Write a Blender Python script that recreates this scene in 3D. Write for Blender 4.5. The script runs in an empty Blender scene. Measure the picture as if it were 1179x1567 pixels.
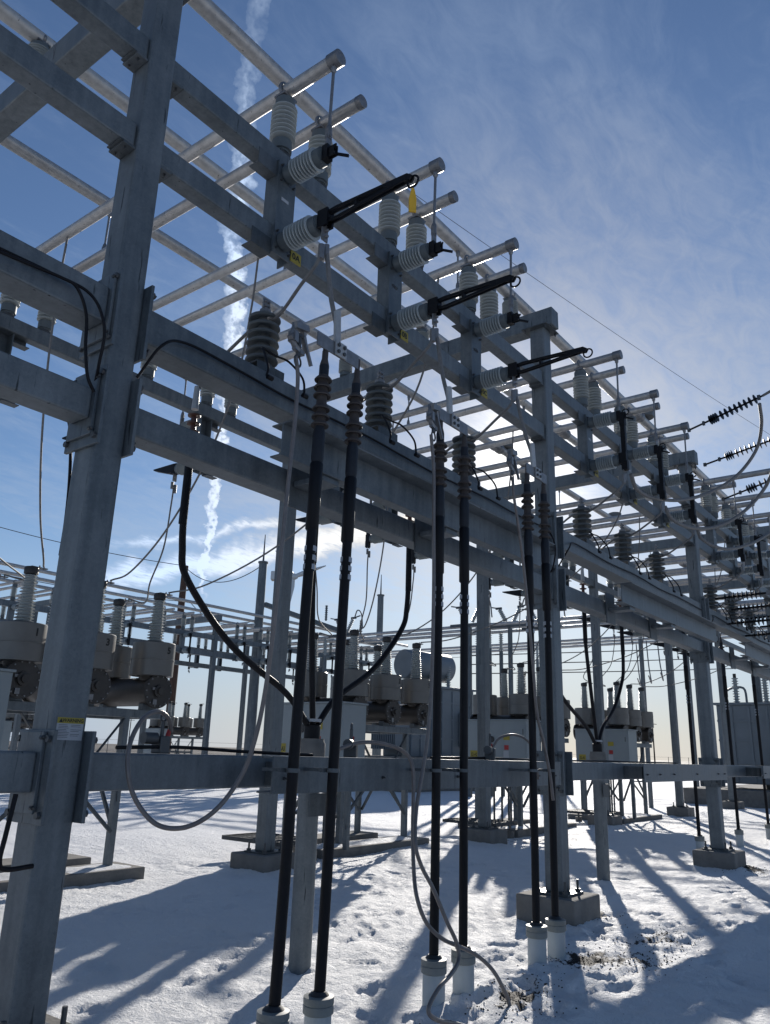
import bpy, math, random
from mathutils import Vector, Matrix, noise
random.seed(7)
S = bpy.context.scene
COL = S.collection
R = math.radians

# ------------------------------------------------------------------ camera
W0, H0, FPX = 1179., 1567., 1204.1
PIT, ROL, AZ, HC = R(16.95), R(1.73), R(37.74), 1.65
F = Vector((math.cos(AZ)*math.cos(PIT), math.sin(AZ)*math.cos(PIT), math.sin(PIT)))
R0 = Vector((math.sin(AZ), -math.cos(AZ), 0)); U0 = R0.cross(F)
RR = R0*math.cos(ROL) + U0*math.sin(ROL)
UU = -R0*math.sin(ROL) + U0*math.cos(ROL)
EYE = Vector((0, 0, HC))
cam = bpy.data.cameras.new('camera'); co = bpy.data.objects.new('camera', cam); COL.objects.link(co)
m = Matrix((RR, UU, -F)).transposed().to_4x4(); m.translation = EYE
co.matrix_world = m
cam.sensor_fit = 'HORIZONTAL'; cam.sensor_width = 36; cam.lens = 36*FPX/W0
cam.clip_start = .05; cam.clip_end = 6000
S.camera = co

def at(x, y, Y):
    "surveyed pixel -> point on the vertical plane Y"
    d = F*FPX + RR*(x-W0/2) - UU*(y-H0/2)
    return EYE + d*(Y/d.y)

# ------------------------------------------------------------------ materials
def newmat(name):
    mt = bpy.data.materials.new(name); mt.use_nodes = True
    nt = mt.node_tree; b = nt.nodes['Principled BSDF']
    return mt, nt, b
def N(nt, t, **k):
    n = nt.nodes.new(t)
    for a, v in k.items(): setattr(n, a, v)
    return n
def plain(name, col, rough=.5, metal=0., var=.12, scale=6., bump=0., bscale=60., spec=None):
    mt, nt, b = newmat(name); L = nt.links
    tc = N(nt, 'ShaderNodeTexCoord')
    nz = N(nt, 'ShaderNodeTexNoise'); nz.inputs['Scale'].default_value = scale; nz.inputs['Detail'].default_value = 6
    nz.inputs['Roughness'].default_value = .65
    L.new(tc.outputs['Object'], nz.inputs['Vector'])
    cr = N(nt, 'ShaderNodeValToRGB')
    cr.color_ramp.elements[0].position = .3; cr.color_ramp.elements[1].position = .7
    cr.color_ramp.elements[0].color = (*[c*(1-var) for c in col], 1)
    cr.color_ramp.elements[1].color = (*[min(1, c*(1+var)) for c in col], 1)
    L.new(nz.outputs['Fac'], cr.inputs['Fac']); L.new(cr.outputs['Color'], b.inputs['Base Color'])
    b.inputs['Roughness'].default_value = rough; b.inputs['Metallic'].default_value = metal
    if spec is not None: b.inputs['Specular IOR Level'].default_value = spec
    if bump:
        n2 = N(nt, 'ShaderNodeTexNoise'); n2.inputs['Scale'].default_value = bscale; n2.inputs['Detail'].default_value = 4
        L.new(tc.outputs['Object'], n2.inputs['Vector'])
        bp = N(nt, 'ShaderNodeBump'); bp.inputs['Strength'].default_value = bump; bp.inputs['Distance'].default_value = .01
        L.new(n2.outputs['Fac'], bp.inputs['Height']); L.new(bp.outputs['Normal'], b.inputs['Normal'])
    return mt
def galv(name, c0, c1, metal=.35, rough=.5, scale=1.):
    mt, nt, b = newmat(name); L = nt.links
    tc = N(nt, 'ShaderNodeTexCoord')
    n1 = N(nt, 'ShaderNodeTexNoise'); n1.inputs['Scale'].default_value = 2.2*scale; n1.inputs['Detail'].default_value = 8; n1.inputs['Roughness'].default_value = .7
    v = N(nt, 'ShaderNodeTexVoronoi'); v.inputs['Scale'].default_value = 55*scale
    n3 = N(nt, 'ShaderNodeTexNoise'); n3.inputs['Scale'].default_value = 160*scale; n3.inputs['Detail'].default_value = 2
    mp = N(nt, 'ShaderNodeMapping'); mp.inputs['Scale'].default_value = (9, 9, .8)
    n4 = N(nt, 'ShaderNodeTexNoise'); n4.inputs['Scale'].default_value = 1.6; n4.inputs['Detail'].default_value = 5
    for n in (n1, v, n3): L.new(tc.outputs['Object'], n.inputs['Vector'])
    L.new(tc.outputs['Object'], mp.inputs['Vector']); L.new(mp.outputs['Vector'], n4.inputs['Vector'])
    def math_(op, a, b_, c=None):
        q = N(nt, 'ShaderNodeMath', operation=op)
        for i, s in enumerate((a, b_, c)):
            if s is None: continue
            if isinstance(s, (int, float)): q.inputs[i].default_value = s
            else: L.new(s, q.inputs[i])
        return q.outputs[0]
    sp = math_('MULTIPLY_ADD', v.outputs['Color'], .16, -.08)
    s2 = math_('MULTIPLY_ADD', n3.outputs['Fac'], .3, -.15)
    s4 = math_('MULTIPLY_ADD', n4.outputs['Fac'], .8, -.4)
    oi = N(nt, 'ShaderNodeObjectInfo')
    rv = math_('MULTIPLY_ADD', oi.outputs['Random'], .30, -.15)
    t = math_('ADD', math_('ADD', math_('ADD', n1.outputs['Fac'], sp), math_('ADD', s2, s4)), rv)
    cr = N(nt, 'ShaderNodeValToRGB'); e = cr.color_ramp.elements
    e[0].position = .25; e[1].position = .8; e[0].color = (*c0, 1); e[1].color = (*c1, 1)
    L.new(t, cr.inputs['Fac'])
    # sparse dark scuffs
    n5 = N(nt, 'ShaderNodeTexNoise'); n5.inputs['Scale'].default_value = 7; n5.inputs['Detail'].default_value = 9
    L.new(mp.outputs['Vector'], n5.inputs['Vector']); n5.inputs['Scale'].default_value = 3.1
    k = N(nt, 'ShaderNodeMapRange'); k.inputs['From Min'].default_value = .66; k.inputs['From Max'].default_value = .71
    L.new(n5.outputs['Fac'], k.inputs['Value'])
    mx = N(nt, 'ShaderNodeMix', data_type='RGBA'); mx.inputs['B'].default_value = (*[c*.35 for c in c0], 1)
    L.new(k.outputs[0], mx.inputs['Factor']); L.new(cr.outputs['Color'], mx.inputs['A'])
    L.new(mx.outputs['Result'], b.inputs['Base Color'])
    b.inputs['Metallic'].default_value = metal
    rr = math_('MULTIPLY_ADD', t, .3, rough-.15); L.new(rr, b.inputs['Roughness'])
    bp = N(nt, 'ShaderNodeBump'); bp.inputs['Strength'].default_value = .12; bp.inputs['Distance'].default_value = .004
    L.new(t, bp.inputs['Height']); L.new(bp.outputs['Normal'], b.inputs['Normal'])
    return mt
M = dict(
    galv=galv('galvanised_steel', (.085, .102, .114), (.185, .207, .22), metal=.25),
    galvdk=galv('weathered_galvanised_steel', (.055, .064, .07), (.13, .145, .155)),
    alu=galv('aluminium_tube', (.36, .35, .34), (.56, .55, .53), metal=.45, rough=.42, scale=.6),
    bolt=plain('dull_bolt_steel', (.09, .095, .10), .5, .6),
    fit=plain('cast_aluminium_fitting', (.22, .22, .225), .45, .6, .2, 20),
    porc=plain('grey_porcelain', (.34, .37, .37), .36, 0, .06, 4),
    porccap=plain('grey_cement_cap', (.10, .12, .13), .55, .1, .1, 8),
    poly=plain('grey_polymer_shed', (.23, .245, .25), .55, 0, .1, 9),
    polycore=plain('dark_polymer_core', (.06, .07, .075), .55, 0, .1, 9),
    brown=plain('brown_porcelain', (.10, .045, .03), .3, 0, .15, 9),
    blackp=plain('black_plastic', (.005, .0055, .008), .5, 0, .2, 8, spec=.25),
    cable=plain('black_cable_jacket', (.0045, .0045, .007), .5, 0, .5, 12, .15, 40, .25),
    tube=plain('heat_shrink_sleeve', (.014, .017, .024), .5, 0, .25, 12, spec=.3),
    rubber=plain('rubber_shed', (.055, .045, .041), .6, 0, .15, 12),
    lead=plain('clear_jacket_ground_lead', (.17, .15, .142), .35, .15, .2, 14),
    cond=plain('stranded_conductor', (.17, .165, .16), .65, .1, .2, 30),
    conc=plain('concrete', (.17, .163, .152), .9, 0, .22, 5, .5, 30),
    can=plain('can_paint', (.15, .146, .138), .38, .35, .1, 3),
    tank=plain('dark_tank_metal', (.055, .05, .046), .45, .4, .2, 5),
    cab=plain('cabinet_grey_paint', (.24, .275, .29), .45, 0, .05, 2),
    cabdk=plain('cabinet_dark_trim', (.03, .03, .032), .5),
    trans=plain('transformer_grey_paint', (.15, .18, .205), .5, 0, .08, 1.5),
    pvc=plain('white_pvc', (.42, .46, .48), .45, 0, .08, 6, .1, 20),
    pvccap=plain('grey_pvc_collar', (.20, .215, .21), .5, 0, .12, 9),
    yel=plain('yellow_plastic', (.72, .42, .03), .5, 0, .08),
    yell=plain('yellow_label', (.32, .26, .03), .5, 0, .05),
    red=plain('red_label', (.35, .02, .02), .5, 0, .1),
    white=plain('white_label', (.36, .38, .41), .5, 0, .05),
    ink=plain('black_ink', (.01, .01, .01), .6),
    wood=plain('dark_wood_pole', (.06, .032, .022), .8, 0, .3, 4, .4, 20),
    turb=plain('turbine_white', (.7, .72, .72), .4, 0, .03),
    wire=plain('dark_wire', (.04, .04, .045), .6, .3),
    stone=plain('wet_gravel', (.03, .026, .022), .9, 0, .4, 9),
    grate=plain('steel_grating', (.055, .06, .065), .6, .3, .2, 12),
)
# sheds of the arresters let a little light through
def shed_mat():
    mt, nt, b = newmat('translucent_silicone_shed'); L = nt.links
    b.inputs['Base Color'].default_value = (.15, .17, .18, 1); b.inputs['Roughness'].default_value = .5
    tr = N(nt, 'ShaderNodeBsdfTranslucent'); tr.inputs['Color'].default_value = (.26, .28, .29, 1)
    mx = N(nt, 'ShaderNodeMixShader'); mx.inputs[0].default_value = .45
    out = nt.nodes['Material Output']
    L.new(b.outputs[0], mx.inputs[1]); L.new(tr.outputs[0], mx.inputs[2]); L.new(mx.outputs[0], out.inputs['Surface'])
    return mt
M['shed'] = shed_mat()

# ------------------------------------------------------------------ mesh builder
def frame(d):
    d = Vector(d).normalized()
    a = Vector((0, 0, 1)) if abs(d.z) < .95 else Vector((1, 0, 0))
    u = d.cross(a).normalized(); v = d.cross(u).normalized()
    return u, v, d
class MB:
    def __init__(s): s.v = []; s.f = []; s.s = []; s.mi = []; s.cur = 0
    def add(s, v, f, sm=False):
        o = len(s.v); s.v += [tuple(p) for p in v]
        s.f += [tuple(i+o for i in q) for q in f]; s.s += [sm]*len(f); s.mi += [s.cur]*len(f); return s
    def join(s, o, cur=1):
        k = len(s.v); s.v += o.v; s.f += [tuple(i+k for i in q) for q in o.f]; s.s += o.s; s.mi += [cur]*len(o.f); return s
    def box(s, x0, x1, y0, y1, z0, z1, mat=None):
        v = [Vector((x, y, z)) for z in (z0, z1) for y in (y0, y1) for x in (x0, x1)]
        if mat is not None: v = [mat @ p for p in v]
        return s.add(v, [(0, 2, 3, 1), (4, 5, 7, 6), (0, 1, 5, 4), (2, 6, 7, 3), (0, 4, 6, 2), (1, 3, 7, 5)])
    def cbox(s, c, sz, mat=None):
        return s.box(c[0]-sz[0]/2, c[0]+sz[0]/2, c[1]-sz[1]/2, c[1]+sz[1]/2, c[2]-sz[2]/2, c[2]+sz[2]/2, mat)
    def bar(s, a, b, w, h):
        "rectangular bar from a to b, w wide, h along the second axis"
        a, b = Vector(a), Vector(b); u, v, d = frame(b-a)
        v8 = [p + u*(i*w/2) + v*(j*h/2) for p in (a, b) for j in (-1, 1) for i in (-1, 1)]
        return s.add(v8, [(0, 2, 3, 1), (4, 5, 7, 6), (0, 1, 5, 4), (2, 6, 7, 3), (0, 4, 6, 2), (1, 3, 7, 5)])
    def tube(s, pts, r, n=12, closed=False):
        pts = [Vector(p) for p in pts]; k = len(pts)
        rs = r if isinstance(r, (list, tuple)) else [r]*k
        t0 = (pts[1]-pts[0]).normalized(); u, v, _ = frame(t0); rings = []
        for i, p in enumerate(pts):
            if closed: t = pts[(i+1) % k]-pts[i-1]
            else: t = pts[min(i+1, k-1)]-pts[max(i-1, 0)]
            t.normalize(); u = (u - t*u.dot(t)).normalized(); v = t.cross(u)
            rings.append([p+(u*math.cos(2*math.pi*j/n)+v*math.sin(2*math.pi*j/n))*rs[i] for j in range(n)])
        vs = [q for g in rings for q in g]; fs = []
        for i in range(k if closed else k-1):
            i2 = (i+1) % k
            for j in range(n): fs.append((i*n+j, i*n+(j+1) % n, i2*n+(j+1) % n, i2*n+j))
        s.add(vs, fs, True)
        if not closed:
            s.add(rings[0], [tuple(range(n-1, -1, -1))]); s.add(rings[-1], [tuple(range(n))])
        return s
    def lathe(s, prof, o, d=(0, 0, 1), n=20, flat=False):
        u, v, d = frame(d); o = Vector(o); k = len(prof)
        vs = [o+d*t+(u*math.cos(2*math.pi*j/n)+v*math.sin(2*math.pi*j/n))*r for r, t in prof for j in range(n)]
        fs = [(i*n+j, i*n+(j+1) % n, (i+1)*n+(j+1) % n, (i+1)*n+j) for i in range(k-1) for j in range(n)]
        s.add(vs, fs, not flat)
        s.add(vs[:n], [tuple(range(n-1, -1, -1))]); s.add(vs[-n:], [tuple(range(n))])
        return s
    def prism(s, poly, o, eu, ev, th):
        "polygon in plane (eu, ev) thickened by th along eu x ev"
        eu, ev, o = Vector(eu), Vector(ev), Vector(o); nrm = eu.cross(ev).normalized(); k = len(poly)
        vs = [o+eu*a+ev*b+nrm*(t*th/2) for t in (-1, 1) for a, b in poly]
        fs = [tuple(range(k-1, -1, -1)), tuple(range(k, 2*k))] + [(i, (i+1) % k, k+(i+1) % k, k+i) for i in range(k)]
        return s.add(vs, fs)
    def build(s, name, mat, parent=None, bevel=0):
        me = bpy.data.meshes.new(name); me.from_pydata(s.v, [], s.f)
        me.polygons.foreach_set('use_smooth', s.s)
        for q in (mat if isinstance(mat, tuple) else (mat,)): me.materials.append(M[q] if isinstance(q, str) else q)
        if any(s.mi): me.polygons.foreach_set('material_index', s.mi)
        me.update()
        if any(s.s):
            try: me.set_sharp_from_angle(angle=R(42))
            except Exception: pass
        o = bpy.data.objects.new(name, me); COL.objects.link(o)
        if parent is not None: o.parent = parent
        if bevel:
            b = o.modifiers.new('bevel', 'BEVEL'); b.width = bevel; b.segments = 2; b.limit_method = 'ANGLE'; b.harden_normals = False
        return o
def tag(o, label=None, cat=None, group=None, kind=None):
    if label: o['label'] = label
    if cat: o['category'] = cat
    if group: o['group'] = group
    if kind: o['kind'] = kind
    return o
def empty(name, loc=(0, 0, 0), rz=0, label=None, cat=None, group=None):
    o = bpy.data.objects.new(name, None); o.empty_display_size = .1; COL.objects.link(o)
    o.location = loc; o.rotation_euler = (0, 0, rz); return tag(o, label, cat, group)
def kids(o): return [c for c in ALLCH.get(o.name, [])]
def copy_tree(o, loc=None, rz=None, label=None, group=None, parent=None, skip=()):
    c = o.copy(); COL.objects.link(c)
    if parent is not None: c.parent = parent
    if loc is not None: c.location = loc
    if rz is not None: c.rotation_euler = (0, 0, rz)
    if label: c['label'] = label
    if group: c['group'] = group
    for ch in list(o.children):
        if ch.name.split('.')[0] in skip: continue
        copy_tree(ch, parent=c, skip=skip)
    return c
def smooth(pts, n=8):
    "Catmull-Rom through the points"
    P = [Vector(p) for p in pts]; P = [P[0]*2-P[1]]+P+[P[-1]*2-P[-2]]; out = []
    for i in range(1, len(P)-2):
        a, b, c, d = P[i-1:i+3]
        for k in range(n):
            t = k/n
            out.append(.5*((2*b)+(c-a)*t+(2*a-5*b+4*c-d)*t*t+(3*b-a-3*c+d)*t*t*t))
    out.append(P[-2]); return out
def text_mesh(body, size, name, mat, parent, mtx, depth=.0015, bold=False, cyl=None):
    cu = bpy.data.curves.new('t', 'FONT'); cu.body = body; cu.size = size; cu.extrude = depth; cu.resolution_u = 3
    cu.align_x = 'CENTER'; cu.align_y = 'CENTER'
    if bold: cu.offset = size*.022
    to = bpy.data.objects.new('t', cu); COL.objects.link(to)
    dg = bpy.context.evaluated_depsgraph_get(); me = bpy.data.meshes.new_from_object(to.evaluated_get(dg))
    bpy.data.objects.remove(to); me.name = name
    if cyl:                                   # wrap round a can of radius cyl
        for v in me.vertices:
            a = v.co.x/cyl; rr = cyl+.002+v.co.z
            v.co = Vector((math.sin(a)*rr, v.co.y, math.cos(a)*rr-cyl))
    me.transform(mtx); me.materials.clear(); me.materials.append(M[mat])
    o = bpy.data.objects.new(name, me); COL.objects.link(o)
    if parent is not None: o.parent = parent
    return o

# ------------------------------------------------------------------ layout of the yard
XA, BAY = 2.42, 5.99
YF, YB = 4.04, 8.44            # front and back rows of columns
Z_CAP, Z1, Z2, ZI, ZL, ZW = 7.23, 6.32, 5.59, 4.31, 3.64, 1.60
ZP, ZBUS = 7.0, 7.66
PH = (1.25, 2.73, 4.21)
BUSY = (7.38, 5.93, 4.47)      # phase 1, 2, 3
CN = ['left frame edge', 'warning-sign column', 'middle column', 'third column', 'fourth column', 'fifth column', 'sixth column', 'seventh column']
ORD = ['first', 'second', 'third']
NTH = {-1: 'leftmost', 0: 'nearest', 1: 'second', 2: 'third', 3: 'fourth', 4: 'fifth'}
def colx(k): return XA+BAY*k

# columns ------------------------------------------------------------
def bolt_ring(pts, r=.014, h=.02, d=(0, 0, 1)):
    b = MB()
    for p in pts: b.lathe([(r, 0), (r, h)], p, d, 6, True); b.lathe([(r*.5, h), (r*.5, h*1.9)], p, d, 8)
    return b
def make_column():
    t = empty('steel_column')
    MB().box(-.1, .1, -.1, .1, .29, Z_CAP-.27).build('shaft', 'galv', t, .016)
    pl = MB().box(-.2, .2, -.2, .2, .27, .292).build('base_plate', 'galvdk', t, .003)
    b = MB()
    for sx in (-1, 1):
        for sy in (-1, 1):
            p = (sx*.155, sy*.155, .18); b.lathe([(.014, 0), (.014, .23)], p, n=8)
            b.lathe([(.032, .11), (.032, .14)], p, n=6, flat=True); b.lathe([(.032, .065), (.032, .09)], p, n=6, flat=True)
    b.build('anchor_bolts', 'bolt', t)
    # end-plate brackets for each beam level
    for z, h in ((ZI-.13, .52), (ZL-.1, .50), (ZW-.12, .46)):
        for s in (-1, 1): MB().box(s*.101 if s > 0 else -.123, .123 if s > 0 else -.101, -.17, .17, z-h/2, z+h/2).build('connection_plate', 'galv', t, .004)
        q = [(s*(.123), y, z+dz*h*.40) for s in (-1, 1) for y in (-.14, .14) for dz in (-1, 1)]
        b = MB()
        for p in q: b.lathe([(.019, 0), (.019, .02)], p, (1 if p[0] > 0 else -1, 0, 0), 6, True)
        b.build('plate_bolts', 'bolt', t)
    for z in (Z1-.18, Z2-.18):
        for s in (-1, 1):
            x0, x1 = (.101, .19) if s > 0 else (-.19, -.101)
            MB().box(x0, x1, -.085, .085, z-.03, z-.012).build('seat_angle', 'galvdk', t, .003)
    return t
def pier(x, y, label, s=.33, h=.27, grp='concrete piers under the columns'):
    b = MB().box(-s, s, -s, s, -.3, h).build('concrete_pier', 'conc', None, .02)
    b.location = (x, y, 0); b.rotation_euler.z = 0
    return tag(b, label, 'pier', grp)
col0 = make_column()
KMAX = 6
for k in range(-1, KMAX+1):
    for row, y in (('front', YF), ('back', YB)):
        if row == 'back' and k == -1: continue
        nm = CN[k+1] if k+1 < len(CN) else 'last column'
        if row == 'front':
            lb = ['', 'closest tall galvanised steel column, yellow warning sticker at chest height', 'middle galvanised steel column standing before the sun with two black cables beside its foot',
                  'third front galvanised column, right of the middle one, on its own concrete pier', 'fourth front galvanised column at the right edge', 'fifth front galvanised column, beyond the fourth', 'sixth front galvanised column far down the row', 'last front galvanised column at the far end'][k+1] if k >= 0 else 'front galvanised column just outside the left edge'
        else:
            lb = 'back-row galvanised steel column behind the %s' % nm
        o = col0 if (k == -1 and row == 'front') else copy_tree(col0, skip=() if row == 'front' else ('connection_plate', 'plate_bolts'))
        o.location = (colx(k), y, 0); tag(o, lb, 'column', 'steel columns of the bus structure')
        pier(colx(k), y, ('snow-ringed concrete pier under the %s-row %s' % (row, nm)) if k >= 0 else 'concrete pier just outside the left edge', h=.27)
        if k == 0 and row == 'front': COLA = o
# warning sticker on the nearest column, facing the lens (face -Y)
def sticker(parent, x0, z0, w, h, y=-.1008, title=True):
    st = MB().box(x0, x0+w, y-.0015, y, z0, z0+h).build('warning_label', 'white', parent)
    MB().box(x0, x0+w, y-.003, y-.0016, z0+h*.74, z0+h).build('yellow_header', 'yell', st)
    if title:
        mt = Matrix.Translation((x0+w*.58, y-.0035, z0+h*.865)) @ Matrix.Rotation(R(90), 4, 'X')
        text_mesh('WARNING', w*.165, 'lettering', 'ink', st, mt, .0004, True)
        MB().prism([(-.5, -.43), (.5, -.43), (0, .45)], (x0+w*.13, y-.0036, z0+h*.865), (h*.2, 0, 0), (0, 0, h*.2), .0008).build('alert_symbol', 'ink', st)
        b = MB()
        random.seed(3)
        for i in range(9):
            zz = z0+h*(.66-i*.068); l = w*(.30+.12*random.random()); l2 = w*(.28+.14*random.random())
            b.box(x0+w*.07, x0+w*.07+l, y-.0022, y-.0016, zz, zz+h*.017)
            if i % 3 != 2: b.box(x0+w*.53, x0+w*.53+l2, y-.0022, y-.0016, zz, zz+h*.017)
        b.build('small_print', 'cabdk', st)
    return st
sticker(COLA, -.075, 1.66, .155, .115)

# beams --------------------------------------------------------------
def beam(name, label, x0, x1, y, z0, z1, w=.2, plates=True, mat='galv', grp=None, cat='beam', bev=.012, lip=False):
    t = empty(name, ((x0+x1)/2, y, z0), 0, label, cat, grp)
    L = (x1-x0)/2; h = z1-z0
    MB().box(-L, L, -w/2, w/2, 0, h).build('box_section', mat, t, bev)
    if plates:
        for s in (-1, 1): MB().box(*sorted((s*L, s*(L+.02))), -w/2-.03, w/2+.03, -.1, h+.1).build('end_plate', mat, t, .003)
        q = bolt_ring([(s*(L-.001), yy, zz) for s in (-1, 1) for yy in (-w/2-.012,) for zz in (-.07, h+.07)], .012, .02, (0, -1, 0)); q.build('bolts', 'bolt', t)
    else:
        for s in (-1, 1): MB().box(*sorted((s*(L-.11), s*L)), -w/2-.006, w/2+.006, -.012, -.002).build('clip_angle', 'galvdk', t)
        q = bolt_ring([(s*(L-.06), yy, -.012) for s in (-1, 1) for yy in (-.05, .05)], .013, .02, (0, 0, -1)); q.build('bolts', 'bolt', t)
    return t
for k in range(-1, KMAX):
    a, b_ = colx(k)+.1, colx(k+1)-.1
    nb = NTH.get(k, 'far')
    span = 'between the %s and the %s' % (CN[k+1], CN[k+2]) if k+2 < len(CN) else 'at the far end'
    for row, y in (('front', YF), ('back', YB)):
        if row == 'back' and k == -1: continue
        beam('upper_beam', '%s-row topmost switch beam %s' % (row, span), a, b_, y, Z1-.18, Z1, .14, False, grp='topmost beams of the switch rows')
        beam('lower_switch_beam', '%s-row second-highest beam %s' % (row, span), a, b_, y, Z2-.18, Z2, .14, False, grp='second beams of the switch rows')
    beam('arrester_beam', 'deep arrester-carrying front beam %s' % span, a+.045, b_-.045, YF, ZI-.24, ZI, .22, grp='arrester beams')
    beam('lower_beam', 'front beam just below the arrester beam %s' % span, a+.045, b_-.045, YF, ZL-.19, ZL, .18, grp='lower front beams')
    beam('waist_beam', 'waist-high front beam %s' % span, a+.045, b_-.045, YF, ZW-.2, ZW, .16, grp='waist-high beams')
for k in range(-1 if False else 0, KMAX+1):
    t = empty('cross_beam', (colx(k), (YF+YB)/2, Z_CAP-.27), 0, 'cross beam over the heads of the front and back %ss' % CN[k+1], 'beam', 'cross beams at the column heads')
    MB().box(-.1, .1, -2.42, 2.42, .001, .25).build('box_section', 'galv', t, .012)
    for s in (-1, 1):
        MB().box(-.18, .18, s*2.2-.18, s*2.2+.18, -.014, 0).join(bolt_ring([(x, s*2.2+y, -.014) for x in (-.145, .145) for y in (-.145, .145)], .016, .022, (0, 0, -1))).build('cap_plate', ('galvdk', 'bolt'), t, .003)

# cable-support channels in front of the low beam and the waist beam ------
def channel(name, label, x0, x1, yb, z0, z1, dep=.14, lip=.0, grp='cable support channels', bolts=()):
    t = empty(name, ((x0+x1)/2, yb, z0), 0, label, 'channel', grp); L = (x1-x0)/2; h = z1-z0
    b = MB().box(-L, L, -.012, 0, 0, h).box(-L, L, 0.0005, dep, h-.013, h-.001).box(-L, L, .0005, dep, .001, .013)
    if lip: b.box(-L, L, -lip, -.0125, h-.012, h-.0005)
    if bolts: b.join(bolt_ring(bolts, .012, .014, (0, -1, 0)))
    b.build('web_and_flanges', ('galv', 'bolt'), t, .003); return t
for k, (x0, x1) in ((0, (3.50, 7.42)), (1, (9.62, 13.80)), (2, (15.7, 19.7)), (3, (21.7, 25.7))):
    c = channel('cable_tray', 'shelf-topped channel behind the black cables, %s one, above head height' % ['first', 'second', 'third', 'fourth'][k], x0, x1, 3.62, 3.55, 3.79, .1, .15, 'upper cable channels')
    xs = [colx(k)+1.62, colx(k)+3.25]
    for x in xs:
        xx = x-(x0+x1)/2
        MB().box(xx-.09, xx+.09, .013, .301, -.045, .0).build('bracket_arm', 'galv', c, .006)
        MB().box(xx-.14, xx+.14, .302, .325, -.2, .2).build('arm_plate', 'galvdk', c, .004)
for k, (x0, x1) in ((0, (3.60, 7.62)), (1, (9.95, 13.6)), (2, (16., 19.6))):
    c = channel('waist_channel', 'waist-high flat-faced channel the black cables are strapped to, %s one' % ORD[k], x0, x1, 3.60, 1.385, 1.605, .12, 0, 'waist-high cable channels', [(x-(x0+x1)/2, -.012, .09) for x in (x0+.1, x0+.55, x0+1.1, x0+2.1, x1-.5, x1-.15)])
    for x in (x0+.35, x1-.6): MB().box(x-.05-(x0+x1)/2, x+.05-(x0+x1)/2, .121, .358, .03, .18).build('bracket_arm', 'galvdk', c)

# ------------------------------------------------------------------ insulators
def shed_profile(r0, r1, z0, z1, n, th=.35):
    "n sheds between z0 and z1: core r0, rim r1"
    p = []; st = (z1-z0)/n
    for i in range(n):
        z = z0+i*st
        p += [(r0, z), (r0*1.02, z+st*.50), (r1*.95, z+st*.60), (r1, z+st*.66), (r1, z+st*.80), (r1*.96, z+st*.87), (r0*1.04, z+st*.93)]
    p.append((r0, z1)); return p
def post_ins(parent, o, d, L, r=.108, n=8, nn=24):
    o = Vector(o); d = Vector(d).normalized()
    ins = MB().lathe(shed_profile(r*.5, r, L*.2, L*.82, n), o, d, nn).build('insulator', 'porc', parent)
    MB().lathe([(r*.62, 0), (r*.62, L*.03), (r*.78, L*.035), (r*.78, L*.205)], o, d, nn).build('end_cap', 'porccap', ins)
    MB().lathe([(r*.78, L*.815), (r*.78, L*.97), (r*.6, L*.975), (r*.6, L)], o, d, nn).build('end_cap', 'porccap', ins)
    return ins
# post insulator standing on the switch beam, clamp ring round the pipe
def make_post():
    t = empty('post_insulator')
    post_ins(t, (0, 0, .035), (0, 0, 1), .555)
    b = MB().box(-.055, .055, -.055, .055, 0, .036); bolt_ring([(x, y, .036) for x in (-.04, .04) for y in (-.04, .04)], .01, .015)
    b.build('foot', 'bolt', t)
    c = MB().box(-.075, .075, -.06, .06, .59, .612)
    c.tube([(.073*math.sin(a), 0, .68+.073*math.cos(a)) for a in [2*math.pi*i/20 for i in range(20)]], .014, 8, True)
    c.build('pipe_clamp', 'fit', t)
    return t
post0 = make_post()
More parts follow.
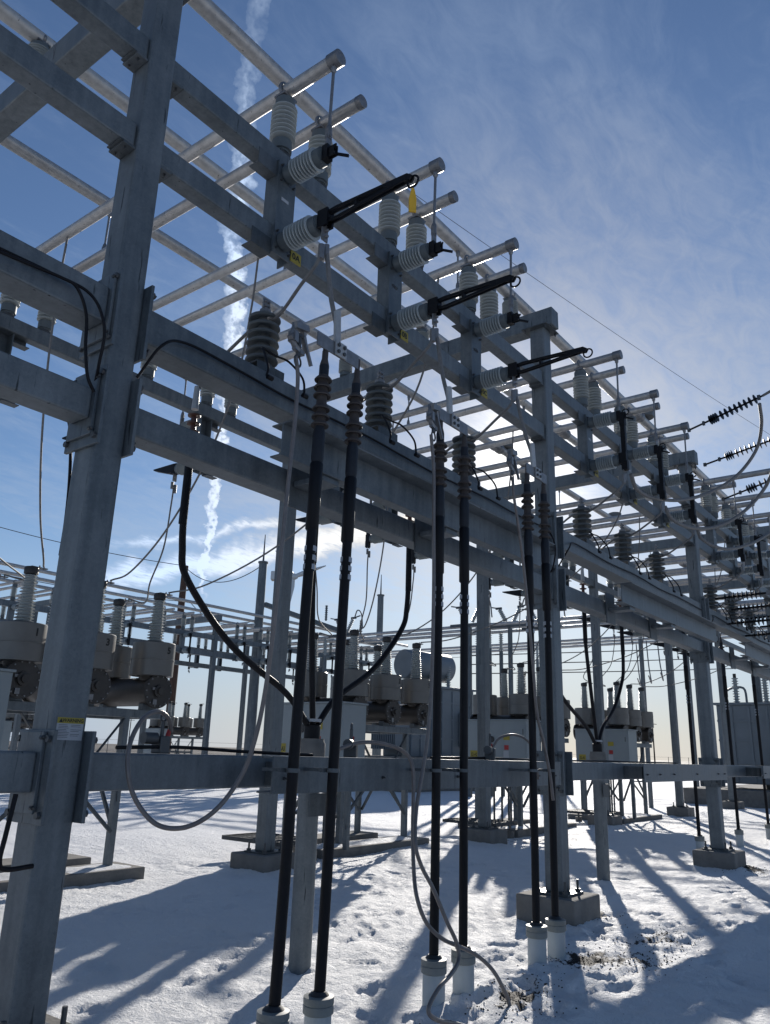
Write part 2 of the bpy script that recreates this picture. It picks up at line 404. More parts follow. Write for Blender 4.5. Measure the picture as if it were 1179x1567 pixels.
# switch: channel, two horizontal insulators, blade and jaw; faces -Y
def make_switch(closed, tagged=False, wedge=False):
    t = empty('disconnect_switch')
    b = MB().box(-.1, .1, 0, .012, .0, .86).box(-.1, -.088, .0125, .14, 0, .86).box(.088, .1, .0125, .14, 0, .86)
    b.join(bolt_ring([(x, 0, z) for x in (-.07, .07) for z in (.05, .2, .68, .82)], .011, .014, (0, -1, 0)))
    b.build('mounting_channel', ('galv', 'bolt'), t)
    for z in (.0, .73): MB().box(-.30, -.101, .02, .03, z-.02, z+.12).box(-.30, -.101, .0295, .13, z-.02, z-.01).build('mounting_angle', 'galvdk', t, .002)
    for z in (.13, .76):
        post_ins(t, (0, 0, z), (0, -1, 0), .40, .098, 8)
    # jaw on the upper insulator
    j = MB().box(-.035, .035, -.455, -.40, .70, .83).box(-.02, -.008, -.52, -.455, .71, .80).box(.008, .02, -.52, -.455, .71, .80)
    j.bar((0, -.50, .73), (.06, -.60, .70), .018, .018); j.bar((0, -.50, .75), (-.06, -.57, .74), .014, .014)
    j.build('jaw', 'blackp', t)
    p = MB().box(-.03, .03, -.44, -.424, .82, .93); p.lathe([(.02, 0), (.02, .06)], (0, -.432, .93)); p.build('terminal_pad', 'fit', t)
    h = MB().box(-.04, -.02, -.50, -.40, .07, .22).box(.02, .04, -.50, -.40, .07, .22).box(-.0195, .0195, -.425, -.40, .08, .2)
    h.build('hinge', 'blackp', t)
    q = MB().box(-.032, .032, -.456, -.444, -.04, .10)
    for z in (-.01, .04): q.lathe([(.012, 0), (.012, .03)], (0, -.456, z), (0, -1, 0), 6, True)
    q.lathe([(.024, 0), (.024, .12)], (-.025, -.45, -.09), (.35, 0, -1) if False else (0, 0, -1)); q.lathe([(.022, 0), (.022, .10)], (.03, -.45, -.06), (0, 0, -1))
    q.build('terminal_pad', 'fit', t)
    # blade: open truss
    bl = empty('blade', (0, -.46, .15)); bl.parent = t
    g = MB()
    if closed: g.box(-.026, .026, -.80, .03, -.03, .03).box(-.034, .034, -.10, .02, -.04, .04).box(-.034, .034, -.74, -.62, -.036, .036)
    for sx in ((-.016, .016) if not (wedge or closed) else ()):
        g.prism([(-.02, -.04), (.08, -.055), (.72, -.02), (.78, -.03), (.80, .0), (.76, .03), (.1, .06), (-.02, .05), (-.02, .032), (.12, .035), (.55, .015), (.60, -.002), (.12, -.032), (.07, -.03), (.07, -.015), (-.02, -.01)],
                (sx, 0, 0), (0, -1, 0), (0, 0, 1), .012)
    if wedge: g.prism([(-.02, -.05), (.10, -.06), (.46, .05), (.46, .07), (-.02, .07)], (0, 0, 0), (0, -1, 0), (0, 0, 1), .09)
    else:
        for y in (.03, .30, .62, .74): g.box(-.024, .024, -y-.012, -y+.012, -.02, .02)
    g.build('blade_arm', 'blackp', bl)
    if not wedge: rg = MB().tube([(0, -.80+.045*math.cos(a), -.045+.045*math.sin(a)) for a in [2*math.pi*i/20 for i in range(20)]], .008, 8, True)
    if not wedge: rg.build('pull_ring', 'blackp', bl)
    if tagged:
        yt = MB().prism([(-.026, -.21), (.026, -.21), (.026, -.10), (.010, -.02), (-.010, -.02), (-.026, -.10)], (0, -.80, -.085), (.7, -.7, 0), (0, 0, 1), .02)
        yt.build('lockout_tag', 'yel', bl, .003)
    if closed: bl.rotation_euler = (R(-90), 0, 0); bl.location = (0, -.47, .0)
    return t
sw_open = make_switch(False); sw_tag = make_switch(False, True); sw_closed = make_switch(True); sw_back = make_switch(False, False, True)
protos = [sw_open, sw_tag, sw_closed]
# identification plates on the first switch channel (white marks, yellow phase plate)
def phase_plate(parent, txt):
    y = MB().box(.09, .205, -.012, -.004, .02, .12).build('phase_plate', 'yell', parent)
    text_mesh(txt, .075, 'lettering', 'ink', y, Matrix.Translation((.147, -.0135, .07)) @ Matrix.Rotation(R(90), 4, 'X'), .0005, True)
def pale_tag(parent):
    MB().box(-.05, .03, -.0035, -.001, .50, .53).build('name_label', 'white', parent)

# pipes, posts, switches, links --------------------------------------
pipe_meshes = {}
def pipe(x, y0, y1, label, cap=True, grp='aluminium tubes running front to back'):
    key = (round(y0, 3), round(y1, 3), cap)
    t = empty('bus_pipe', (x, y0, ZP), 0, label, 'pipe', grp)
    L = y1-y0
    if key not in pipe_meshes:
        p = MB().tube([(0, 0, 0), (0, L, 0)], .056, 20).build('tube', 'alu', t)
        for yy, s in ((0, 1), (L, -1)):
            e = MB()
            if cap: e.lathe([(.05, -.012), (.066, -.008), (.066, .10), (.058, .105)], (0, yy, 0), (0, s, 0), 20)
            else: e.lathe([(.05, -.006), (.059, -.003), (.059, .05)], (0, yy, 0), (0, s, 0), 20)
            e.build('end_cap', 'fit', t)
        pipe_meshes[key] = t
    else:
        for c in pipe_meshes[key].children:
            d = c.copy(); COL.objects.link(d); d.parent = t
    return t
def rod(p, q, label, r=.013, name='drop_rod', mat='fit', grp='drop rods', cat='rod'):
    t = empty(name, q, 0, label, cat, grp); a = Vector(p)-Vector(q)
    MB().tube([(0, 0, 0), a], r, 10).build('rod', mat, t)
    b = MB()
    for c, s in ((Vector(), 1), (a, -1)):
        d = a.normalized()*s
        b.lathe([(r*1.9, 0), (r*1.9, .07), (r*1.1, .09)], c, d, 10)
        b.cbox(c, (.05, .03, .09))
        for dz in (-.025, .025): b.lathe([(.009, 0), (.009, .05)], c+Vector((0, -.025, dz)), (0, 1, 0), 6)
    b.build('clamp', mat, t); return t
WHERE = {-1: 'at the left edge', 0: 'of the nearest bay', 1: 'of the second bay', 2: 'of the third bay', 3: 'of the fourth bay', 4: 'of the fifth bay', 5: 'of the farthest bay'}
first_used = dict(open=False, closed=False)
for k in range(-1, 5):
    for i in range(3):
        X = colx(k)+PH[i]
        wh = '%s phase %s' % (ORD[i], WHERE[k].replace('of the', 'in the'))
        if k >= 0:
            longp = (k == 2)
            y0 = 3.44 if not longp else 1.2
            pipe(X, y0, 9.04, '%s aluminium tube of the %s, running front to back' % ('capped' if k < 2 else 'long capped', wh), True)
            pipe(X+.456, 3.57, 8.91, 'shorter blunt-ended tube beside the %s' % wh, False)
        elif i == 2:
            pipe(X, 3.44, 9.04, 'capped tube at the upper left corner of the picture')
        for row, y in (('front', YF), ('back', YB)):
            if k == -1 and (row == 'back' or i < 2): continue
            for j, dx in enumerate((0, .456)):
                post = post0 if not post0.get('label') else copy_tree(post0)
                post.location = (X+dx, y, Z1)
                tag(post, '%s-tube post insulator, %s, %s row' % (('capped', 'short')[j], wh, row), 'insulator', 'post insulators on the topmost beams')
            closed = (k >= 1 and row == 'front') or (row == 'back' and (k, i) in ((0, 0), (1, 1), (2, 0), (1, 2)))
            if (k, i, row) == (0, 0, 'front'): src, extra = sw_tag, 'open black blade and yellow tag'
            elif closed: src, extra = sw_closed, 'closed black blade'
            elif row == 'back': src, extra = sw_back, 'wedge-shaped dark hood'
            else: src, extra = sw_open, 'open black blade'
            s_ = src if not src.get('label') else copy_tree(src)
            yy = (YF-.097) if row == 'front' else (YB+.097)
            s_.location = (X, yy, Z2-.26); s_.rotation_euler.z = 0 if row == 'front' else math.pi
            tag(s_, '%s-row disconnect switch with %s, %s' % (row, extra, wh), 'switch', 'hook-stick disconnect switches')
            if row == 'front':
                if k in (0, 1): phase_plate(s_, ['0A', '0B', '0C'][i])
                pale_tag(s_)
            sg = -1 if row == 'front' else 1
            ye = 3.50 if row == 'front' else 8.98
            rod((X, ye, ZP-.03), (X, yy+sg*.43, Z2-.26+.95), 'thin drop rod above the %s-row switch, %s' % (row, wh))
        if k >= 0:
            Yb_ = BUSY[i]
            rod((X+.456, Yb_, ZBUS-.07), (X+.456, Yb_, ZP+.05), 'short link hanging from a long bus, %s' % wh, .012, 'bus_link', grp='links from the long buses')
# long buses with couplers and their post insulators on the cross beams
for i, Y in enumerate(BUSY):
    nm = ['farthest', 'middle', 'nearest'][i]
    t = empty('main_bus', (-4, Y, ZBUS), 0, '%s of the three fat main bus tubes running along the yard' % nm, 'pipe', 'fat main bus tubes')
    MB().tube([(0, 0, 0), (36, 0, 0)], .078 if i == 2 else .07, 24).build('tube', 'alu', t)
    e = MB()
    for xx in (13.45-2*0, 25.4):
        e.lathe([(.075, 0), (.10, .01), (.10, .10), (.085, .11), (.085, .2), (.10, .21), (.10, .3), (.075, .31)], (xx+4+.1 if False else xx+3.6, 0, 0), (1, 0, 0), 20)
    e.build('expansion_coupler', 'fit', t)
    if i == 2:
        pass
for k in range(0, 5):
    for i, Y in enumerate(BUSY):
        post = copy_tree(post0); post.location = (colx(k), Y, Z_CAP-.02+.002); post.rotation_euler.z = R(90); post.scale = (1, 1, .64)
        tag(post, 'post insulator on the %s cross beam under the %s main bus' % (CN[k+1], ['farthest', 'middle', 'nearest'][i]), 'insulator', 'post insulators on the cross beams')
# drum-like expansion fittings near the third column
for i, (X, Y) in enumerate(((13.55, 7.38), (19.5, 7.38), (13.6, 4.47))):
    t = empty('expansion_fitting', (X, Y, ZBUS+.08), 0, 'round grey drum fitting on the %s main bus near the %s column' % (['farthest', 'farthest', 'nearest'][i], ['third', 'fourth', 'third'][i]), 'fitting', 'drum fittings on the main buses')
    MB().lathe([(.15, 0), (.17, .01), (.17, .13), (.15, .14)], (0, 0, 0), n=24).build('drum', 'can', t)
    MB().box(-.2, .2, -.03, .03, -.05, -.001).build('saddle', 'fit', t)

# arresters on the arrester beam ---------------------------------------
def make_arrester():
    t = empty('surge_arrester')
    br = MB().box(-.14, .14, -.02, .22, .001, .012).box(-.14, .14, -.02, -.008, .0125, .12).box(-.14, .14, .208, .22, .0125, .12).box(-.13, .13, .0, .2, .12, .13)
    br.build('bracket', 'galvdk', t, .003)
    MB().lathe([(.085, 0), (.085, .03), (.07, .04)], (0, .1, .131), n=20).build('foot', 'bolt', t)
    p = []
    n = 6; z0 = .17; st = .072
    for i in range(n):
        z = z0+i*st
        p += [(.052, z), (.054, z+.028), (.120, z+.012), (.128, z+.020), (.125, z+.034), (.07, z+.055)]
    p.append((.052, z0+n*st))
    MB().lathe([(.05, z0), (.05, z0+n*st+.01)], (0, .1, 0), n=16).build('core', 'polycore', t)
    MB().lathe(p, (0, .1, 0), n=28).build('sheds', 'shed', t)
    c = MB().lathe([(.045, 0), (.045, .03), (.02, .035), (.02, .08)], (0, .1, z0+n*st+.01), n=16).box(-.035, .035, .09, .102, z0+n*st+.05, z0+n*st+.14)
    for z in (.07, .11):
        for x in (-.017, .017): c.lathe([(.009, 0), (.009, .05)], (x, .07, z0+n*st+z), (0, 1, 0), 6)
    c.build('top_terminal', 'fit', t)
    w = MB().tube(smooth([(-.2, -.19, -.09), (-.19, -.19, -.02), (-.17, -.12, .12), (-.14, -.06, .2), (0, -.05, .2), (.12, -.08, .19), (.2, -.16, .06), (.2, -.19, -.09)], 6), .009, 8)
    w.lathe([(.018, 0), (.018, .05)], (-.2, -.2, -.1), (1, 0, 0), 8).lathe([(.018, 0), (.018, .05)], (.17, -.2, -.1), (1, 0, 0), 8)
    w.build('ground_wire_loop', 'cable', t)
    return t
arr0 = make_arrester()
for k in range(0, 5):
    for i in range(3):
        a = arr0 if not arr0.get('label') else copy_tree(arr0)
        a.location = (colx(k)+PH[i]+.06, YF-.0, ZI+.001)
        tag(a, 'grey shed-stacked arrester on the deep beam, %s phase %s' % (ORD[i], WHERE[k]), 'arrester', 'surge arresters on the arrester beam')
# thin black wire clipped along the face of the arrester beams
def wire(pts, r, label, name='cable', mat='cable', grp=None, cat='cable', n=10, sub=8):
    o = MB().tube(smooth(pts, sub), r, n).build(name, mat)
    return tag(o, label, cat, grp)
for k in range(-1, 5):
    a, b_ = colx(k), colx(k+1); z = ZI-.13; yf = YF-.122
    pts = [(a+.14, yf+.05, z-.35), (a+.22, yf-.06, z-.12), (a+.42, yf-.02, z), (a+.8, yf-.012, z+.01)] if k >= 0 else [(a+1, yf-.012, z)]
    x = a+1.4
    while x < b_-.7: pts.append((x, yf-.012, z+.012*math.sin(x*3))); x += .5
    pts += [(b_-.55, yf-.012, z+.01), (b_-.3, yf-.05, z-.02), (b_-.2, yf-.08, z-.2), (b_-.17, yf-.03, z-.42), (b_-.13, yf+.05, z-.5)] if k < 1 else [(b_-.2, yf-.012, z)]
    wire(pts, .0095, 'thin black ground wire clipped along the deep beam %s' % WHERE[k], 'ground_wire', grp='thin black ground wires')

# ------------------------------------------------------------------ twin black riser cables with terminations
def make_term():
    "single outdoor termination with its cable; origin on the ground, cable vertical"
    t = empty('riser_cable')
    zt = 4.24
    MB().tube([(.005*math.sin(z*1.9)*min(1, abs(z-1.53)), .005*math.sin(z*1.3+1)*min(1, abs(z-1.53)), z) for z in [.12+i*.17 for i in range(21)]], .033, 16).build('cable_jacket', 'cable', t)
    MB().lathe([(.036, 3.0), (.043, 3.01), (.043, 3.46), (.038, 3.47)], (0, 0, 0), n=16).build('tape_wrap', 'blackp', t)
    MB().lathe([(.035, 3.46), (.042, 3.5), (.042, 3.68), (.034, 3.72), (.034, zt-.05)], (0, 0, 0), n=16).build('sleeve', 'tube', t)
    p = []
    for z in (3.74, 3.80, 3.86, 3.96, 4.02, 4.08):
        p += [(.034, z-.012), (.036, z), (.060, z-.008), (.062, z), (.058, z+.006), (.037, z+.03)]
    MB().lathe(p, (0, 0, 0), n=20).build('sheds', 'rubber', t)
    MB().lathe([(.030, 4.10), (.032, 4.20), (.022, 4.24), (.022, 4.30)], (0, 0, 0), n=14).box(-.02, .02, -.007, .007, 4.29, 4.40).build('lug', 'rubber', t)
    b = MB()
    for z in (2.74, 2.80, 2.86): b.lathe([(.0395, 0), (.0395, .034)], (.003, 0, z), n=16)
    b.build('white_marker', 'white', t)
    c = MB().lathe([(.041, -.012), (.041, .012)], (0, 0, 1.53), n=16).box(-.075, .075, .03, .05, 1.518, 1.542).box(-.02, .02, .05, .24, 1.52, 1.54)
    c.build('strap', 'galvdk', t)
    return t
term0 = make_term()
def make_duct():
    t = empty('pvc_duct')
    MB().lathe([(.077, -.2), (.077, .22)], (0, 0, 0), n=28).build('pipe_body', 'pvc', t)
    MB().lathe([(.078, .215), (.088, .222), (.088, .262), (.084, .265), (.088, .27), (.088, .305), (.06, .31)], (0, 0, 0), n=28).build('collar', 'pvccap', t)
    MB().lathe([(.06, .311), (.04, .33)], (0, 0, 0), n=20).build('seal', 'cabdk', t)
    return t
duct0 = make_duct()
YC = 3.36
pairs = {0: ((3.60, 3.95), (5.04, 5.42), (6.54, 6.90)), 1: ((9.62, 9.98), (11.1, 11.48), (12.6, 12.96)), 2: ((15.7, 16.05), (17.2, 17.55), (18.7, 19.05))}
def pad_bar(X, label):
    t = empty('pad_bar', (X, YC-.02, 4.30), 0, label, 'bar', 'bars joining cable tops')
    MB().box(-.22, .22, -.006, .006, 0, .10).build('plate', 'fit', t, .002)
    MB().box(-.05, .07, -.02, -.0065, -.0, .11).build('bolted_pad', 'alu', t, .002)
    b = MB()
    for x in (-.02, .04):
        for z in (.03, .08): b.lathe([(.014, 0), (.014, .012)], (x, -.02, z), (0, -1, 0), 6, True)
    b.build('bolts', 'bolt', t); return t
near_lab = ['nearest phase', 'second phase', 'third phase']
for k in (0, 1, 2, 3, 4):
    for i in range(3):
        xa, xb = pairs.get(k, pairs[0])[i]
        X = colx(k)+PH[i]
        if k == 0:
            for j, x in enumerate((xa, xb)):
                c = term0 if not term0.get('label') else copy_tree(term0)
                xb_ = x+(-.09, 0, .03)[i]-(.015 if i == 0 and j == 0 else 0)
                c.location = (xb_, YC, 0)
                c.rotation_euler = (0, math.atan2(x+(.01, .02, .06)[i]-xb_, 4.3), 0)
                sd_ = ('left', 'right')[j]
                tag(c, '%s black ribbed-top riser cable of the %s %s' % (sd_, near_lab[i], WHERE[k]), 'cable', 'black riser cables on the front structure')
                d = duct0 if not duct0.get('label') else copy_tree(duct0)
                d.location = (xb_, YC, 0); d.rotation_euler.z = random.random()
                tag(d, 'white plastic duct under the %s riser cable of the %s' % (sd_, near_lab[i]), 'duct', 'white cable ducts in the snow')
            pc = (xa+xb)/2+(-.055, .0, .05)[i]; xm = pc-(.01, .05, .05)[i]
            pad_bar(pc, 'perforated metal bar joining the cable tops of the %s' % near_lab[i])
            cpts = [(X+.03, 3.495, 5.22), (X+.03, 3.47, 5.1), ((X+xm)/2+.01, 3.42, 4.8), (xm, 3.36, 4.55), (xm, 3.335, 4.40)]
            q = wire(cpts, .018, 'grey flexible jumper from the blade hinge to the cable bar of the %s' % near_lab[i], 'jumper', 'cond', 'jumpers to the riser cables')
            MB().tube([(xm, 3.345, 4.40), (xm, 3.358, 4.66)], .027, 12).build('sleeve', 'alu', q)
        # lead from the hinge over the arrester to the termination behind
        ax = X+.06
        lp = [(X-.025, 3.495, 5.20), (X-.04, 3.52, 5.08), (X-.01, 3.70, 4.98), (ax, 3.98, 4.86), (ax, YF+.1, 4.84), (ax-.02, 4.30, 4.80), (X-.03, 4.6, 4.55), (X-.03, 4.76, 4.40)]
        q = wire(lp, .014, 'grey lead over the arrester head, %s %s' % (near_lab[i], WHERE[k]), 'arrester_lead', 'cond', 'leads over the arresters')
        MB().tube([(ax, 3.94, 4.90), (ax+.002, 4.32, 4.82)], .024, 12).build('sleeve', 'alu', q)
for j, (x, y) in enumerate(((16.3, 4.9), (18.5, 4.75), (20.9, 4.7))):
    c = copy_tree(term0, skip=('strap',)); c.location = (x, y, 0); c.rotation_euler = (0, 0, 0)
    tag(c, '%s lone black cable standing right of the third column' % ['left', 'middle', 'right'][j], 'cable', 'lone black riser cables')
    d = copy_tree(duct0); d.location = (x, y, 0); tag(d, 'white plastic duct under the %s lone black cable' % ['left', 'middle', 'right'][j], 'duct', 'white cable ducts in the snow')

# cables between poles and mid-structure terminations -------------------
def mid_term(x, ztop, label):
    t = empty('cable_termination', (x, 4.76, ztop), 0, label, 'termination', 'brown-shed cable terminations')
    MB().tube([(0, 0, 0), (0, 0, .2)], [.03, .022], 12).build('connector', 'alu', t)
    p = []
    for z in (-.04, -.11, -.18, -.25):
        p += [(.022, z-.01), (.024, z), (.05, z-.006), (.052, z), (.024, z+.02)]
    p = sorted(p, key=lambda a: a[1])
    p = []
    for z in (-.26, -.19, -.12, -.05):
        p += [(.022, z-.02), (.05, z-.012), (.052, z), (.024, z+.008)]
    MB().lathe(p, (0, 0, 0), n=18).build('sheds', 'brown', t)
    MB().lathe([(.028, -.46), (.03, -.44), (.03, -.30), (.02, -.28)], (0, 0, 0), n=14).build('sleeve', 'blackp', t)
    MB().lathe([(.033, -.42), (.033, -.36)], (0, 0, 0), n=14).build('colour_band', 'red', t)
    return t
def pothead(x, y, ztop, k):
    t = empty('pipe_riser', (x, y, 0), 0, '%s galvanised pipe riser in the snow with three black cables leaving its top' % ['near', 'farther', 'farthest'][k], 'riser pipe', 'pipe risers')
    MB().lathe([(.09, -.2), (.09, 1.45), (.093, 1.46), (.093, 1.58)], (0, 0, 0), n=28).build('pipe', 'galv', t)
    MB().lathe([(.115, 1.58), (.12, 1.59), (.12, 1.70), (.108, 1.72), (.108, 1.74)], (0, 0, 0), n=24).build('cap_ring', 'conc', t)
    MB().lathe([(.07, 1.741), (.07, 1.85), (.05, 1.86)], (0, 0, 0), n=16).build('boot', 'blackp', t)
    MB().lathe([(.075, 1.88), (.075, 1.905)], (0, 0, 0), n=16).build('band', 'white', t)
    MB().box(-.095, .095, -.105, -.0935, 1.12, 1.3).build('label_plate', 'galvdk', t)
    return t
for k, (px, py) in enumerate(((5.24, 4.78), (11.45, 4.80))):
    pothead(px, py, 1.74, k)
    for i in range(3):
        X = colx(k)+PH[i]-.04
        zt = 4.22-.0
        mid_term(X, zt, 'cable termination with small brown sheds behind the deep beam, %s %s' % (near_lab[i], WHERE[k]))
        d = X-px
        pts = [(X, 4.76, zt-.44), (X, 4.76, 3.5), (X-.02*(1 if d > 0 else -1), 4.76, 3.1), (px+d*.93, 4.77, 2.85), (px+d*.62, 4.78, 2.42), (px+d*.22, py, 2.1), (px+d*.045, py, 1.86)] if i != 1 else \
              [(X, 4.76, zt-.44), (X, 4.76, 3.3), (px+d*.6, 4.77, 2.6), (px, py, 1.86)]
        c = wire(pts, .027, 'black cable from the %s pipe riser to the %s %s' % (['near', 'farther', 'farthest'][k], near_lab[i], WHERE[k]), 'sweeping_cable', 'cable', 'cables from the pipe risers', n=14, sub=10)
        MB().tube([(X, 4.76, zt-.46), (X, 4.76, zt-.95)], .032, 14).build('tape_wrap', 'blackp', c)

# ------------------------------------------------------------------ portable ground leads and clamps
def clamp(loc, label, rz=0, rx=0, s=1.0):
    t = empty('ground_clamp', loc, rz, label, 'clamp', 'portable grounding clamps'); t.rotation_euler = (rx, 0, rz); t.scale = (s, s, s)
    b = MB().tube(smooth([(0, 0, -.06), (-.05, 0, -.045), (-.06, 0, .02), (-.03, 0, .07), (.02, 0, .075), (.05, 0, .05)], 5), [.016]*26, 8)
    b.bar((-.05, 0, .02), (-.085, 0, -.03), .03, .02).bar((-.07, -.02, .05), (.05, -.02, .085), .02, .035).bar((.03, .0, .06), (.075, 0, -.04), .025, .02)
    b.cbox((-.01, 0, .075), (.06, .05, .03)).cbox((-.055, 0, -.01), (.035, .045, .06)).bar((.02, -.015, .02), (.10, -.02, -.11), .016, .016)
    b.build('jaw', 'fit', t)
    MB().lathe([(.014, 0), (.014, .11), (.02, .112), (.02, .13)], (.0, 0, -.10), (.0, .0, 1), 8).build('screw', 'bolt', t)
    MB().tube([(.03*math.cos(a), 0, -.125+.03*math.sin(a)) for a in [2*math.pi*i/16 for i in range(16)]], .006, 6, True).build('eye_screw', 'bolt', t)
    MB().box(-.045, .045, -.012, .012, -.075, -.05).build('pressure_block', 'fit', t)
    return t
YL = 3.30
clamp(at(458, 520, YL), 'silver grounding clamp gripping the bar above the first pair of black cables', R(12), 0, 1.25)
clamp(at(664, 640, YL), 'silver grounding clamp gripping the bar above the second pair of black cables', R(12), 0, 1.25)
clamp(at(784, 707, YL), 'silver grounding clamp gripping the bar above the third pair of black cables', R(12), 0, 1.25)
def lead(px, label, r=.0135):
    return wire([at(x, y, Y) for x, y, Y in px], r, label, 'ground_lead', 'lead', 'portable ground leads', n=12, sub=8)
lead([(453, 545, YL), (456, 580, YL), (451, 650, YL), (440, 750, YL), (430, 850, 3.3), (418, 970, 3.32), (404, 1070, 3.36), (388, 1140, 3.4), (368, 1190, 3.45), (330, 1240, 3.5), (285, 1266, 3.6),
      (240, 1262, 3.7), (208, 1225, 3.78), (196, 1180, 3.82), (200, 1135, 3.86), (220, 1099, 3.9), (243, 1089, 3.94), (258, 1100, 3.98), (262, 1120, 4.02)], 'long grey ground lead looping below the waist beam right of the warning sign')
lead([(660, 665, YL), (664, 720, YL), (664, 800, YL), (664, 900, YL), (661, 1040, YL), (656, 1114, YL), (649, 1169, YL), (638, 1235, 3.28), (636, 1290, 3.22), (645, 1325, 3.2), (663, 1360, 3.16), (684, 1410, 3.1), (699, 1443, 3.08),
      (702, 1470, 3.06), (690, 1492, 3.02), (672, 1512, 2.99), (656, 1545, 2.98), (668, 1561, 2.97), (700, 1568, 2.97), (740, 1580, 2.93)], 'grey ground lead dropping from the second clamp into a coil on the snow')
lead([(518, 1147, 3.6), (540, 1139, 3.58), (566, 1136, 3.55), (600, 1142, 3.5), (622, 1154, 3.46), (632, 1175, 3.42), (633, 1215, 3.4), (632, 1271, 3.36), (634, 1340, 3.3), (640, 1380, 3.24), (654, 1414, 3.2), (676, 1436, 3.16), (701, 1448, 3.12),
      (728, 1461, 3.08), (752, 1482, 3.03), (768, 1508, 2.98), (780, 1538, 2.94), (779, 1567, 2.9), (770, 1590, 2.87)], 'grey ground lead arching from the waist channel and curling down to the snow')
lead([(785, 730, YL), (787, 760, YL), (793, 800, YL), (801, 860, YL), (810, 950, YL), (817, 1030, YL), (822, 1090, YL), (832, 1135, YL), (842, 1185, YL), (847, 1225, YL)], 'grey ground lead hanging straight down from the third clamp beside the middle column')
# clamps on the waist beam with their fittings
def beam_clamp(loc, label, rz=0):
    t = empty('beam_clamp', loc, rz, label, 'clamp', 'clamps on the waist beams')
    MB().box(-.035, .035, -.045, .045, .0, .10).lathe([(.035, 0), (.035, .09)], (-.04, 0, .085), (-1, 0, 0), 12).build('body', 'bolt', t, .006)
    MB().lathe([(.012, 0), (.012, .09)], (0, 0, .10), n=8).tube([(.02*math.cos(a), 0, .205+.02*math.sin(a)) for a in [2*math.pi*i/14 for i in range(14)]], .006, 6, True).build('eye_screw', 'bolt', t)
    MB().lathe([(.014, 0), (.014, .05)], (.04, 0, .09), (.3, 0, 1), 8).build('ferrule', 'red', t)
    return t
p = at(245, 1150, 4.02); beam_clamp((p.x, 4.02, ZW+.002), 'beam clamp holding the looped ground lead on the waist beam right of the warning sign')
beam_clamp((4.42, 3.66, 1.607), 'beam clamp behind the second black cable at the start of the arching lead', R(30))
beam_clamp((6.35, 3.66, 1.607), 'upright beam clamp before the yellow-labelled cabinet, left of the third cable pair', R(20))
wire([(6.40, 3.66, 1.72), (6.46, 3.62, 1.80), (6.62, 3.55, 1.83), (6.80, 3.5, 1.76), (6.92, 3.5, 1.55), (6.95, 3.5, 1.45)], .011, 'short grey lead curling from the upright beam clamp', 'ground_lead', 'lead', 'portable ground leads')
for n_, (pts, lb) in enumerate((([(2.75, 3.98, 1.63), (3.2, 4.0, 1.64), (3.7, 3.98, 1.625), (4.4, 4.0, 1.612)], 'black cable lying on the nearest waist beam'),
                ([(5.45, 3.68, 1.615), (5.9, 3.69, 1.62), (6.4, 3.69, 1.622), (7.2, 3.70, 1.615)], 'black cable lying on the first waist-high channel'),
                ([(8.7, 4.0, 1.612), (9.6, 4.02, 1.62), (10.6, 4.0, 1.615), (12.5, 4.0, 1.615)], 'black cable lying on the second waist beam'))):
    wire(pts, .011, lb, 'loose_cable', 'cable', 'cables lying on the waist beams')
# cable down the near column's left side and the loop below its waist plate
wire([at(x, y, 3.86) for x, y in ((0, 385), (40, 402), (95, 425), (118, 440), (132, 480), (131, 530), (134, 575), (144, 600))], .010, 'black wire leaving the deep beam left of the warning-sign column', 'ground_wire', 'cable', 'thin black ground wires')
wire([at(x, y, 4.3) for x, y in ((86, 628), (104, 642), (108, 680), (106, 740), (100, 800), (92, 850))], .010, 'black wire dropping behind the left face of the warning-sign column', 'ground_wire', 'cable', 'thin black ground wires')
wire([(2.16, 3.9, 1.40), (2.13, 3.88, 1.22), (2.12, 3.88, 1.1), (2.17, 3.9, 1.06), (2.32, 3.93, 1.06)], .012, 'black hook-shaped wire at the left side of the warning-sign column', 'ground_wire', 'cable', 'thin black ground wires')

# ------------------------------------------------------------------ circuit breakers
def brk_bushing(par, x, y, ztop=3.78, zc=3.06, n=15):
    g = MB(); L = ztop-.1-zc; st = L/n; p = []
    for i in range(n):
        z = zc+i*st; k = 1-.28*i/n
        p += [(.082*k, z), (.082*k, z+st*.35), (.122*k, z+st*.5), (.124*k, z+st*.6), (.09*k, z+st*.92)]
    p.append((.06, ztop-.1))
    b = g.lathe(p, (x, y, 0), n=20).build('bushing', 'porc', par)
    c = MB().lathe([(.06, ztop-.1), (.088, ztop-.09), (.092, ztop-.02), (.08, ztop)], (x, y, 0), n=16)
    c.build('top_cap', 'tank', b)
    c = MB().box(x-.02, x+.20, y-.03, y+.03, ztop+.001, ztop+.016)
    for q in (.1, .16): c.lathe([(.01, 0), (.01, .05)], (x+q, y, ztop-.01), n=6)
    c.build('terminal_pad', 'fit', b)
